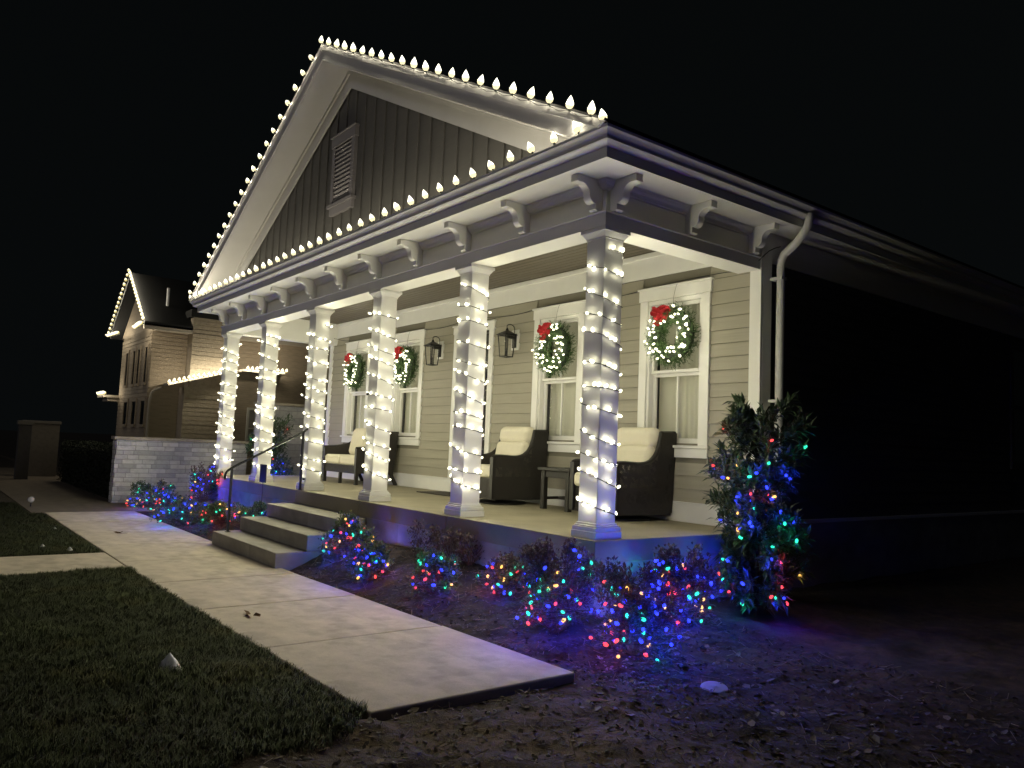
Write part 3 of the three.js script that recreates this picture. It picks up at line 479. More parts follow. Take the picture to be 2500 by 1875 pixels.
// ---------------------------------------------------------------- wreaths
{
  const green = std(0.042, 0.085, 0.022, 0.8, { side: THREE.DoubleSide }), red = std(0.4, 0.008, 0.015, 0.75, { side: THREE.DoubleSide });
  const WL = ['rightmost lit wreath with red bow on the window nearest the house corner', 'lit wreath with red bow on the window right of the door, behind the near chair', 'lit wreath with red bow on the window just left of the left lantern', 'leftmost lit wreath with red bow on the window behind the loveseat'];
  WIN.forEach((wx, k) => {
    const c = V(wx + [0.06, 0.03, 0.07, 0.06][k], 2.885, WZ + 0.11), t = thing('wreath', WL[k], 'wreath', [c.x, c.y, c.z], 'lit wreaths hung on the porch windows');
    const P = [], R = 0.25;
    for (let i = 0; i < 1150; i++) {
      const a = rr(0, 6.283), b = rr(0, 6.283), q = rr(0.3, 1) * 0.1, cr = V(Math.cos(a), Math.sin(a), 0), base = c.clone().addScaledVector(cr, R + q * Math.cos(b)); base.z += q * Math.sin(b) * 0.9;
      const out = cr.clone().multiplyScalar(Math.cos(b)).add(V(0, 0, Math.sin(b) * 1.0)), tan = V(-Math.sin(a), Math.cos(a), 0), ax = out.multiplyScalar(rr(0.4, 1)).addScaledVector(tan, rr(-0.2, 1.1)).add(V(rr(-0.4, 0.4), rr(-0.4, 0.4), rr(-0.2, 0.4))).normalize(), len = rr(0.05, 0.085);
      const u = ax.clone().cross(V(rr(-1, 1), rr(-1, 1), rr(-1, 1))).normalize(), w = ax.clone().cross(u);
      for (let j = 0; j < 9; j++) { const f = j / 9, p = base.clone().addScaledVector(ax, len * f), th = j * 2.4, nd = u.clone().multiplyScalar(Math.cos(th)).addScaledVector(w, Math.sin(th)).addScaledVector(ax, 0.9).normalize(), nl = rr(0.02, 0.036), sd = nd.clone().cross(ax).normalize().multiplyScalar(0.0036); P.push(p.clone().add(sd), p.clone().sub(sd), p.clone().addScaledVector(nd, nl)); }
    }
    const g = new THREE.BufferGeometry().setFromPoints(P); g.computeVertexNormals(); part(t, 'greenery', g, green);
    { const ring = new THREE.TorusGeometry(R, 0.055, 8, 40); ring.translate(c.x, c.y, c.z); part(t, 'ring', muv(ring.toNonIndexed()), std(0.012, 0.02, 0.01, 0.9)); }
    // bow, tilted to the upper left as in the picture
    const bc = c.clone().add(V(-0.1, 0.25, 0.07)), loop = (ang, len, wid) => {
      const d = V(Math.cos(ang), Math.sin(ang), 0), s = V(-d.y, d.x, 0), pts = [], n = 12, w = 6, g2 = new THREE.BufferGeometry(), at = (i, j) => { const f = i / n, th = f * Math.PI * 2, r = len * 0.5 * (1 - Math.cos(th)), zz = 0.045 * Math.sin(th), ww = wid * (0.25 + 0.75 * Math.sin(Math.PI * Math.min(1, r / len))); return bc.clone().addScaledVector(d, r).addScaledVector(s, (j / w - 0.5) * ww).add(V(0, 0, zz + 0.03 + 0.012 * Math.sin(j * 2.1 + ang * 3))); };
      for (let i = 0; i < n; i++) for (let j = 0; j < w; j++) pts.push(at(i, j), at(i + 1, j), at(i + 1, j + 1), at(i, j), at(i + 1, j + 1), at(i, j + 1)); g2.setFromPoints(pts); g2.computeVertexNormals(); return muv(g2);
    }, tail = (ang, len) => { const d = V(Math.cos(ang), Math.sin(ang), 0), s = V(-d.y, d.x, 0), pts = [], at = (i, j) => bc.clone().addScaledVector(d, len * i / 6).addScaledVector(s, (j - 0.5) * (0.05 + 0.05 * i / 6)).add(V(0, 0, 0.03 + 0.02 * Math.sin(i * 1.3))); for (let i = 0; i < 6; i++) pts.push(at(i, 0), at(i + 1, 0), at(i + 1, 1), at(i, 0), at(i + 1, 1), at(i, 1)); const g3 = new THREE.BufferGeometry().setFromPoints(pts); g3.computeVertexNormals(); return muv(g3); };
    const kn = new THREE.SphereGeometry(0.028, 10, 8); kn.scale(0.9, 0.9, 0.7); kn.translate(bc.x, bc.y, bc.z + 0.055);
    part(t, 'bow', [loop(2.8 + rr(-0.2, 0.2), 0.14, 0.12), loop(0.75 + rr(-0.3, 0.2), 0.14, 0.11), loop(1.5 + rr(-0.2, 0.2), 0.09, 0.07), loop(3.75 + rr(-0.2, 0.2), 0.1, 0.09), tail(4.3, 0.14), tail(-0.35, 0.13), muv(kn.toNonIndexed())], red);
    part(t, 'hanger_wire', tube([V(c.x, c.y + R, c.z - 0.02), V(c.x - 0.02, c.y + 0.45, c.z - 0.03), V(c.x + 0.01, 3.5, WZ + 0.06), V(c.x, 3.52, WZ + 0.03)], 0.0022, 16, 4), M.wireB);
    const N = 58, wp = [];
    for (let i = 0; i < N; i++) {
      const a = i / N * 6.283 + rr(-0.09, 0.09), f = rr(-0.1, 0.09), p = c.clone().add(V(Math.cos(a) * (R + f), Math.sin(a) * (R + f), rr(0.08, 0.12)));
      if (p.distanceTo(bc.clone().add(V(0, 0, 0.02))) < 0.11) continue; wp.push(p);
      put(t, 'bulb', miniG, E.wreath, p, dirQ(V(rr(-1, 1), rr(-1, 1), 1)), rr(1.1, 1.6)); lamp(t, p, WARM, CD.wreath * rr(0.7, 1.2));
    }
    part(t, 'wire', wire(wp.map((p) => p.clone().add(V(0, 0, -0.02))), 0.002, 3), M.wireG);
  });
  const cord = thing('extension_cord', 'thin black cord draped along the siding over the window heads', 'cord', [-5, 3.5, WZ]);
  const cp = [V(-10.2, 3.62, -2.2), V(-9.9, 3.56, WZ + 0.05)]; for (const [a, b] of [[WIN[3], WIN[2]], [WIN[2], -5.3], [-5.3, WIN[1]], [WIN[1], WIN[0]]]) { cp.push(V(a, 3.525, WZ + 0.05), V((a + b) / 2, 3.525 - 0.05, WZ + 0.04)); } cp.push(V(WIN[0], 3.525, WZ + 0.05), V(-0.5, 3.535, WZ + 0.04), V(-0.16, 3.52, WZ + 0.05), V(-0.03, 3.6, WZ + 0.06), V(0.03, 3.72, -2.42), V(0.12, 3.74, -2.45));
  part(cord, 'cable', tube(cp, 0.0045, 160, 5), M.wireB);
}

// ---------------------------------------------------------------- porch furniture
function cushion(w, h, d, r, puff = 0.02) {           // a soft box centred on the origin
  const g = new RoundedBoxGeometry(w, h, d, 6, Math.min(r, h / 2.05, d / 2.05, w / 2.05)), p = g.attributes.position;
  for (let i = 0; i < p.count; i++) { const x = p.getX(i) / w * 2, y = p.getY(i) / h * 2, z = p.getZ(i) / d * 2, f = (a, b) => Math.max(0, (1 - a * a) * (1 - b * b)), n = 0.5 * (fbm(p.getX(i) * 6 + 9, p.getZ(i) * 6 + p.getY(i) * 6, 0, 400, 2) - 0.5); p.setXYZ(i, p.getX(i) * (1 + 0.02 * f(y, z)), p.getY(i) + Math.sign(y) * (puff + n * 0.02) * f(x, z), p.getZ(i) + Math.sign(z) * (puff + n * 0.02) * f(x, y)); }
  g.computeVertexNormals(); return g;
}
const place = (g, x, y, z, rx = 0) => { g.rotateX(rx); g.translate(x, y, z); return muv(g); };
function local(t, name, geos, mat) { const g = join(geos), m = new THREE.Mesh(g, mat); m.name = name; m.castShadow = m.receiveShadow = true; t.add(m); return m; }
const chair0 = (() => {                               // origin on the floor under the seat, facing +z
  const t = thing('swivel_armchair', 'dark wicker swivel armchair with cream cushions behind the near corner column', 'armchair', [-1.53, F, -1.87], 'wicker swivel armchairs on the porch');
  const W = 0.375, prof = [[-0.42, 0.075], [0.44, 0.085], [0.45, 0.61], [0.42, 0.625], [0.05, 0.625], [-0.06, 0.645], [-0.14, 0.69], [-0.2, 0.76], [-0.245, 0.88], [-0.27, 1.0], [-0.49, 1.0]];
  const sideAt = (x, d) => { const g = extrude(prof.map(([z, y]) => [z, y]), d, 0.006); g.rotateY(-Math.PI / 2); g.translate(x + d / 2, 0, 0); return muv(g); };
  for (const s of [-1, 1]) local(t, 'side_panel', sideAt(s * (W - 0.03), 0.05), M.wickerOpen);
  for (const s of [-1, 1]) { const fr = [[0.45, 0.61], [0.42, 0.632], [0.05, 0.632], [-0.06, 0.652], [-0.14, 0.7], [-0.2, 0.77], [-0.245, 0.89], [-0.27, 1.005]].map(([z, y]) => V(s * (W - 0.03), y, z)); local(t, 'arm_rail', [tube(fr, 0.026, 40, 6), sq(V(s * (W - 0.03), 0.08, 0.435), V(s * (W - 0.03), 0.62, 0.435), 0.062, 0.05), sq(V(s * (W - 0.03), 0.09, -0.42), V(s * (W - 0.03), 1.0, -0.48), 0.06, 0.05), sq(V(s * (W - 0.03), 0.095, -0.42), V(s * (W - 0.03), 0.105, 0.44), 0.06, 0.06)], M.darkWood); }
  { const g = new THREE.BoxGeometry(0.72, 0.92, 0.05); g.rotateX(-0.09); g.translate(0, 0.55, -0.44); local(t, 'back_panel', muv(g), M.wicker); const r = box(-0.36, 0.36, 0.98, 1.02, -0.51, -0.45, 0.01); local(t, 'back_rail', r, M.darkWood); }
  local(t, 'front_panel', [box(-0.33, 0.33, 0.08, 0.33, 0.385, 0.425, 0.006), box(-0.345, 0.345, 0.07, 0.1, -0.42, 0.44, 0.006)], M.wickerOpen);
  local(t, 'seat_deck', box(-0.33, 0.33, 0.32, 0.345, -0.4, 0.42), M.darkWood);
  local(t, 'swivel_base', [lathe([[0, 0], [0.335, 0], [0.345, 0.012], [0.335, 0.028], [0.3, 0.03], [0.08, 0.034], [0.06, 0.07], [0, 0.07]], 40)], M.black);
  local(t, 'seat_cushion', place(cushion(0.645, 0.16, 0.72, 0.045, 0.014), 0, 0.43, 0.1), M.fabric);
  local(t, 'back_cushion', place(cushion(0.64, 0.36, 0.2, 0.075, 0.03), 0, 0.655, -0.19, -0.16), M.fabric);
  local(t, 'head_cushion', place(cushion(0.65, 0.235, 0.19, 0.085, 0.022), 0, 0.925, -0.255, -0.13), M.fabric);
  return t;
})();
{ const c = chair0.clone(); c.name = numbered('swivel_armchair'); c.position.set(-3.74, F, -1.82); c.rotation.y = 0.03; c.userData = { label: 'dark wicker swivel armchair with cream cushions left of the side table', category: 'armchair', group: 'wicker swivel armchairs on the porch' }; scene.add(c); }
{
  const t = thing('side_table', 'small square dark side table between the two swivel armchairs', 'side table', [-2.6, F, -2.02]), x0 = -2.86, x1 = -2.33, z0 = -2.3, z1 = -1.78;
  part(t, 'tabletop', box(x0 - 0.04, x1 + 0.04, 1.245, 1.285, z0 - 0.02, z1 + 0.03, 0.006), M.darkWood);
  for (const x of [x0, x1 - 0.065]) for (const z of [z0, z1 - 0.065]) part(t, 'leg', box(x, x + 0.065, F, 1.244, z, z + 0.065, 0.004), M.darkWood);
  part(t, 'apron', [box(x0 + 0.066, x1 - 0.066, 1.16, 1.243, z1 - 0.05, z1 - 0.02), box(x0 + 0.066, x1 - 0.066, 1.16, 1.243, z0 + 0.02, z0 + 0.05), box(x0 + 0.02, x0 + 0.05, 1.16, 1.243, z0 + 0.066, z1 - 0.066), box(x1 - 0.05, x1 - 0.02, 1.16, 1.243, z0 + 0.066, z1 - 0.066)], M.darkWood);
  part(t, 'stretcher', [box(x0 + 0.066, x1 - 0.066, 0.88, 0.915, -2.06, -2.02), box(x0 + 0.015, x0 + 0.05, 0.88, 0.915, z0 + 0.066, z1 - 0.066), box(x1 - 0.05, x1 - 0.015, 0.88, 0.915, z0 + 0.066, z1 - 0.066)], M.darkWood);
}
{
  const t = thing('loveseat', 'dark wicker loveseat with cream cushions beneath the two left windows', 'loveseat', [-8.13, F, -1.86]), W = 0.68;
  for (const s of [-1, 1]) {
    const prof = [[-0.36, 0.2], [0.36, 0.2], [0.37, 0.62], [0.1, 0.64], [-0.14, 0.7], [-0.24, 0.8], [-0.27, 0.93], [-0.43, 0.93]], g = extrude(prof, 0.06, 0.006); g.rotateY(-Math.PI / 2); g.translate(s * (W - 0.035) + 0.03, 0, 0); local(t, 'side_panel', muv(g), M.wicker);
    local(t, 'arm_rail', [tube([[0.37, 0.63], [0.1, 0.65], [-0.14, 0.71], [-0.24, 0.81], [-0.27, 0.935]].map(([z, y]) => V(s * (W - 0.035), y, z)), 0.03, 24, 6), sq(V(s * (W - 0.035), 0.2, 0.35), V(s * (W - 0.035), 0.63, 0.35), 0.07, 0.05)], M.darkWood);
    local(t, 'leg', sq(V(s * (W - 0.04), 0, 0.34), V(s * (W - 0.04), 0.2, 0.34), 0.055), M.darkWood);
    local(t, 'leg', sq(V(s * (W - 0.04), 0, -0.44), V(s * (W - 0.04), 0.22, -0.32), 0.05), M.darkWood);
  }
  local(t, 'leg', sq(V(0, 0, 0.33), V(0, 0.2, 0.33), 0.05), M.darkWood);
  local(t, 'seat_frame', [box(-W + 0.07, W - 0.07, 0.19, 0.33, 0.3, 0.35, 0.006), box(-W + 0.07, W - 0.07, 0.26, 0.33, -0.34, 0.3)], M.wicker);
  { const g = new THREE.BoxGeometry(2 * W - 0.1, 0.76, 0.06); g.rotateX(-0.12); g.translate(0, 0.56, -0.37); local(t, 'back_panel', [muv(g), box(-W + 0.03, W - 0.03, 0.915, 0.955, -0.455, -0.39, 0.01)], M.wicker); }
  for (const s of [-1, 1]) { local(t, 'seat_cushion', place(cushion(0.62, 0.17, 0.64, 0.05, 0.018), s * 0.307, 0.415, 0.05), M.fabric); local(t, 'back_cushion', place(cushion(0.61, 0.5, 0.19, 0.08, 0.03), s * 0.307, 0.74, -0.21, -0.2), M.fabric); }
}

// ---------------------------------------------------------------- handrail and yard sign
{
  const t = thing('handrail', 'single black metal handrail on two posts beside the porch steps', 'handrail', [-6.3, 0.18, 0.5]);
  const a = V(-6.3, 0.18, 1.0), b = V(-6.3, 1.07, 1.0), c = V(-6.3, F, -0.02), d = V(-6.3, 1.62, -0.02);
  part(t, 'post', [sq(a, b, 0.03), box(-6.33, -6.27, 0.181, 0.19, 0.97, 1.03)], M.black);
  part(t, 'post', [sq(c, d, 0.03), box(-6.33, -6.27, F + 0.001, F + 0.01, -0.05, 0.0)], M.black);
  const dir = d.clone().sub(b).normalize();
  part(t, 'rail', [tube([b.clone().addScaledVector(dir, -0.07).add(V(0, -0.12, 0.02)), b.clone().addScaledVector(dir, -0.1).add(V(0, -0.1, 0)), b.clone().addScaledVector(dir, -0.08).add(V(0, -0.02, 0)), b.clone(), b.clone().lerp(d, 0.33), b.clone().lerp(d, 0.66), d.clone(), d.clone().addScaledVector(dir, 0.08).add(V(0, 0.01, 0)), d.clone().add(V(0, 0.02, -0.15)), d.clone().add(V(0, -0.05, -0.15)), d.clone().add(V(0, -0.09, -0.08))], 0.017, 80, 8)], M.black);
  const s = thing('yard_sign', 'small blank black square sign on a thin stake beside the steps', 'yard sign', [-7.1, 0.2, 0.25]);
  part(s, 'panel', box(-7.24, -6.97, 0.825, 1.1, 0.245, 0.257, 0.003), M.black);
  part(s, 'stake', box(-7.112, -7.096, 0.1, 0.83, 0.243, 0.25), M.black);
}

// ---------------------------------------------------------------- shrubs and their net lights
function leafGeo(P, N, at, dir, up, len, wid, bend) {   // a folded leaf of four triangles
  const s = dir.clone().cross(up).normalize(), n = s.clone().cross(dir).normalize(), m = at.clone().addScaledVector(dir, len * 0.5).addScaledVector(n, bend * 0.4), e = at.clone().addScaledVector(dir, len).addScaledVector(n, bend * -0.6), l = m.clone().addScaledVector(s, wid / 2).addScaledVector(n, wid * 0.18), r = m.clone().addScaledVector(s, -wid / 2).addScaledVector(n, wid * 0.18);
  P.push(at, l, m, at, m, r, l, e, m, m, e, r); for (let i = 0; i < 12; i++) N.push(n.x, n.y, n.z);
}
function leafMesh(P) { const g = new THREE.BufferGeometry().setFromPoints(P); g.computeVertexNormals(); return muv(g); }
const leafy = (r, g, b, rough, tr) => new THREE.MeshPhysicalMaterial({ color: lin(r, g, b), roughness: rough, transmission: tr, thickness: 0, side: THREE.DoubleSide }), leafM = [leafy(0.07, 0.1, 0.05, 0.75, 0.3), leafy(0.1, 0.06, 0.06, 0.75, 0.3), leafy(0.045, 0.075, 0.035, 0.4, 0.12)], twigM = std(0.12, 0.085, 0.06, 0.9), barkM = std(0.03, 0.024, 0.018, 0.9);
function nets(at, clumps, n, label, mix, off = 0.03) {   // bulbs sit among the outer leaves, most of them on the street side
  const t = thing('net_lights', label, 'string lights', at), wp = [], c0 = V(...at), look = V(camera.position.x - at[0], 0, camera.position.z - at[2]).normalize();
  const pool = clumps.map((c) => { const d = c.clone().sub(c0); d.y *= 0.3; d.normalize(); return [c, d, d.dot(look) + rr(0, 0.9)]; }).sort((a, b) => b[2] - a[2]);
  for (let i = 0; i < n; i++) {
    const [c, d] = pool[i % pool.length], p = c.clone().addScaledVector(d, off * rr(0.4, 1.3)).add(V(rr(-1, 1), rr(-1, 1), rr(-1, 1)).multiplyScalar(0.02)), q = NET[pick(mix)]; wp.push(p);
    put(t, 'bulb', miniG, q.m, p, dirQ(V(rr(-1, 1), rr(-0.2, 1), rr(-1, 1))), rr(1.1, 1.5)); lamp(t, p, q.c, CD.net * q.k * rr(0.6, 1.4));
  }
  wp.sort((a, b) => a.y - b.y || a.x - b.x);
  part(t, 'wire', wire(wp, 0.0018, 3), M.wireG);
}
const MIX = [0, 0, 0, 1, 1, 2, 2, 3];
function shrub(x, z, r, h, n, label, mat, o = {}) {
  const y = groundY(x, z) - 0.01, t = thing('shrub', label, 'shrub', [x, y, z], 'low shrubs in the planting bed'), P = [], N = [], tw = [], C = [];
  const m = o.clumps ?? Math.round(n / 34), lump = rr(0, 9);
  for (let i = 0; i < m; i++) {                       // clumps of leaves on twigs that leave the middle
    const a = rr(0, 6.283), e = Math.pow(rnd(), 0.8), q = Math.sqrt(rr(0.12, 1)), R = r * q * Math.sqrt(Math.max(0.1, 1 - Math.pow(Math.abs(e - 0.48) / 0.62, 2.6))) * (0.85 + 0.28 * Math.sin(a * 3 + lump + e * 4)), c = V(x + Math.cos(a) * R, y + 0.03 + h * e * (0.86 + 0.16 * Math.sin(a * 2 + lump)), z + Math.sin(a) * R);
    const b = V(x + Math.cos(a) * r * 0.12, y, z + Math.sin(a) * r * 0.12), k = V(x + Math.cos(a) * R * 0.45, lerp(y, c.y, 0.55), z + Math.sin(a) * R * 0.45);
    tw.push(wire([b, k, c.clone().add(V(0, 0.02, 0))], 0.0026, 3)); if (q > 0.62) C.push(c);
    const out = c.clone().sub(V(x, y + h * 0.25, z)).normalize(), per = Math.ceil(n / m * (e < 0.35 ? 0.6 : 1.15));
    for (let j = 0; j < per; j++) {
      const d = out.clone().multiplyScalar(0.6).add(V(rr(-1, 1), rr(-0.6, 1.1), rr(-1, 1))).normalize(), p = c.clone().add(V(rr(-1, 1), rr(-1, 1), rr(-1, 1)).multiplyScalar(0.042)).addScaledVector(out, rr(-0.03, 0.04));
      leafGeo(P, N, p, d, V(rr(-0.4, 0.4), 1, rr(-0.4, 0.4)), rr(0.028, 0.052), rr(0.017, 0.028), rr(0, 0.01));
    }
  }
  part(t, 'foliage', leafMesh(P), mat); part(t, 'branches', tw, twigM); return [y, C];
}
const SH = [ // x, z, r, height, leaves, net bulbs, look
  [-3.6, 0.5, 0.28, 0.42, 1500, 32, 'round shrub with coloured lights tight beside the right of the steps', 0],
  [-2.62, 0.7, 0.24, 0.32, 1300, 28, 'low shrub with coloured lights second to the right of the steps', 0],
  [-1.55, 0.6, 0.22, 0.33, 1000, 22, 'isolated round lit shrub midway along the bed right of the steps', 0],
  [-0.95, 0.22, 0.22, 0.3, 800, 22, 'small lit shrub against the porch wall left of the corner shrub', 1],
  [0.06, 0.46, 0.34, 0.62, 2300, 50, 'reddish leafy lit shrub directly before the porch corner', 1],
  [0.74, 0.28, 0.35, 0.58, 2400, 54, 'lit shrub right of the porch corner, nearest the bare soil', 1],
  [0.36, -0.72, 0.32, 0.56, 2000, 42, 'lit shrub along the porch end between corner and tall laurel', 1],
  [-12.6, 0.55, 0.5, 0.5, 1500, 30, 'leftmost lit shrub before the low brick wall', 0],
  [-11.0, 0.7, 0.5, 0.34, 1300, 34, 'low lit shrub second from the left in the far bed', 0],
  [-10.2, 0.2, 0.36, 0.62, 1400, 32, 'taller lit shrub at the left end of the porch slab', 1],
  [-8.9, 0.8, 0.5, 0.34, 1300, 36, 'wide low lit shrub at the sidewalk left of the handrail', 0],
  [-7.9, 0.62, 0.32, 0.3, 900, 12, 'small lit shrub just left of the handrail post', 0],
  [-7.2, 0.42, 0.4, 0.24, 900, 17, 'low lit shrub beneath the small black sign', 0],
];
const o9 = {}; ['shrub tight beside the right of the steps', 'second shrub right of the steps', 'isolated shrub midway along the right bed', 'small shrub left of the porch corner', 'reddish shrub before the porch corner', 'shrub nearest the bare soil', 'shrub between porch corner and tall laurel', 'leftmost shrub before the brick wall', 'second shrub from the left', 'taller shrub at the left porch end', 'wide low shrub left of the handrail', 'small shrub beside the handrail post', 'low shrub beneath the black sign'].forEach((l, i) => { o9[SH[i][6]] = l; });
for (const [x, z, r, h, n, b, label, m] of SH) {
  const [y, C] = shrub(x, z, r, h, n * 2.4, label, leafM[m], {});
  nets([x, y + h * 0.3, z], C, b, 'multicoloured net lights on the ' + o9[label], MIX);
}
for (const [x, z, h, k] of [[-2.55, 0.15, 0.3, 0], [-2.25, 0.1, 0.26, 1], [-1.95, 0.14, 0.3, 2], [-1.7, 0.08, 0.24, 3]]) shrub(x, z, 0.16, h, 260, ['unlit sparse shrub at the porch wall, nearest the steps', 'unlit sparse shrub at the porch wall, second from the steps', 'unlit sparse shrub at the porch wall behind the isolated lit shrub', 'smallest unlit sparse shrub at the porch wall'][k], leafM[1], { clumps: 26 });

function laurel(x, z, r, h, y0, label, big) {
  const y = groundY(x, z) - 0.02, t = thing('laurel', label, 'laurel', [x, y, z], 'tall laurel shrubs at the porch ends'), P = [], N = [], tw = [], look = V(camera.position.x - x, 0, camera.position.z - z).normalize(), single = [], tips = [];
  const stems = 165;
  tw.push(bar(V(x, y, z), V(x, y + h * 0.6, z), 0.022, 6, 0.012));
  for (let i = 0; i < stems; i++) {
    const a = rr(0, 6.283), e = (i + 0.5) / stems, yy = y0 + (h - y0) * e, R = r * (0.82 + 0.22 * Math.sin(e * 9 + a)) * (e > 0.86 ? 1 - (e - 0.86) * 2.2 : 1) * (e < 0.12 ? 0.65 + e * 3 : 1), b = V(x, yy + y - 0.12, z), tip = V(x + Math.cos(a) * R, y + yy + rr(0, 0.1) + (e > 0.8 ? 0.1 : 0), z + Math.sin(a) * R);
    tw.push(wire([b, b.clone().lerp(tip, 0.5).add(V(0, -0.02, 0)), tip], 0.004, 3));
    const nl = big ? 34 : 22; if (e < 0.84) tips.push(b.clone().lerp(tip, 0.85));
    for (let j = 0; j < nl; j++) {
      const f = 1 - 0.75 * Math.pow(j / nl, 1.1), p = b.clone().lerp(tip, f).add(V(rr(-0.03, 0.03), rr(-0.03, 0.03), rr(-0.03, 0.03))), th = j * 2.4 + a, out = V(Math.cos(a), 0.25 + 0.5 * e, Math.sin(a)).normalize(), u = out.clone().cross(V(0, 1, 0)).normalize(), w = u.clone().cross(out), d = u.multiplyScalar(Math.cos(th)).addScaledVector(w, Math.sin(th)).multiplyScalar(rr(0.6, 1)).addScaledVector(out, rr(0.3, 1.1)).normalize(), len = rr(0.095, 0.155), wid = len * rr(0.26, 0.34);
      if (big && f > 0.75 && single.length < 290 && Math.cos(a) * look.x + Math.sin(a) * look.z > 0.1) { const Q = []; leafGeo(Q, [], p, d, V(0, 1, 0), len, wid, len * 0.12); single.push(Q); } else leafGeo(P, N, p, d, V(0, 1, 0), len, wid, len * 0.12);
    }
  }
  part(t, 'foliage', leafMesh(P), leafM[2], true); part(t, 'branches', tw, barkM);
  for (const Q of single) part(t, 'leaf', leafMesh(Q), leafM[2]);
  return [y, tips];
}
{
  let [y, C] = laurel(0.46, -1.62, 0.43, 1.82, 0.18, 'tall glossy laurel shrub with coloured lights at the right house corner', true);
  nets([0.46, y + 0.6, -1.62], C, 58, 'coloured net lights wound through the tall laurel at the right house corner', [0, 0, 0, 0, 1, 1, 2, 3], 0.09);
  [y, C] = laurel(-11.5, -1.5, 0.46, 1.75, 0.15, 'tall dark laurel shrub behind the left end of the porch', false);
  nets([-11.5, y + 0.6, -1.5], C, 28, 'coloured net lights on the tall laurel behind the left porch end', [0, 0, 1, 1, 2], 0.09);
}

// ---------------------------------------------------------------- low brick wall beside the bed
{
  const X = -13.7, cols = [[0.62, 0.6, 0.58], [0.55, 0.54, 0.53], [0.68, 0.66, 0.64], [0.47, 0.46, 0.46]].map((c) => new THREE.MeshStandardMaterial({ map: tBrick, bumpMap: bBrick, bumpScale: 0.006, color: lin(...c), roughness: 0.92 })), mortar = std(0.3, 0.29, 0.28, 0.95);
  const capM = new THREE.MeshStandardMaterial({ map: tConc, color: lin(0.95, 0.95, 0.95), roughness: 0.9 });
  const run = (name, label, z0, z1, h, rh, bl) => {
    const t = thing(name, label, 'wall', [X - 0.12, 0, (z0 + z1) / 2]);
    part(t, 'core', box(X - 0.3, X - 0.012, -0.25, h - 0.06, z0 + 0.012, z1 - 0.012), mortar);
    part(t, 'cap', box(X - 0.34, X + 0.04, h - 0.058, h + 0.01, z0 - 0.03, z1 + 0.04, 0.008), capM);
    let r = 0;
    for (let y = -0.06; y < h - 0.07; y += rh, r++) {
      let z = z0 + (r % 2 ? -bl * 0.5 : 0) - rr(0, 0.08);
      while (z < z1) { const w = bl * rr(0.6, 1.25), a = Math.max(z, z0), b = Math.min(z + w, z1); if (b - a > 0.03) part(t, 'brick', box(X - 0.06, X + rr(-0.004, 0.008), y + 0.005, Math.min(y + rh, h - 0.06) - 0.005, a + 0.004, b - 0.004 + (b === z1 ? rr(-0.012, 0.012) : 0), 0.006), pick(cols)); z += w; }
      part(t, 'brick', box(X - 0.3, X - 0.064, y + 0.005, Math.min(y + rh, h - 0.06) - 0.005, z1 - 0.05, z1 + rr(-0.004, 0.012), 0.006), pick(cols));
    }
  };
  run('brick_wall', 'low whitewashed brick wall with flat cap closing the left of the bed', -1.78, 1.07, 1.4, 0.098, 0.34);
  run('tall_wall', 'taller pale brick wall behind the left end of the porch', -5.2, -2.0, 2.36, 0.16, 0.5);
}

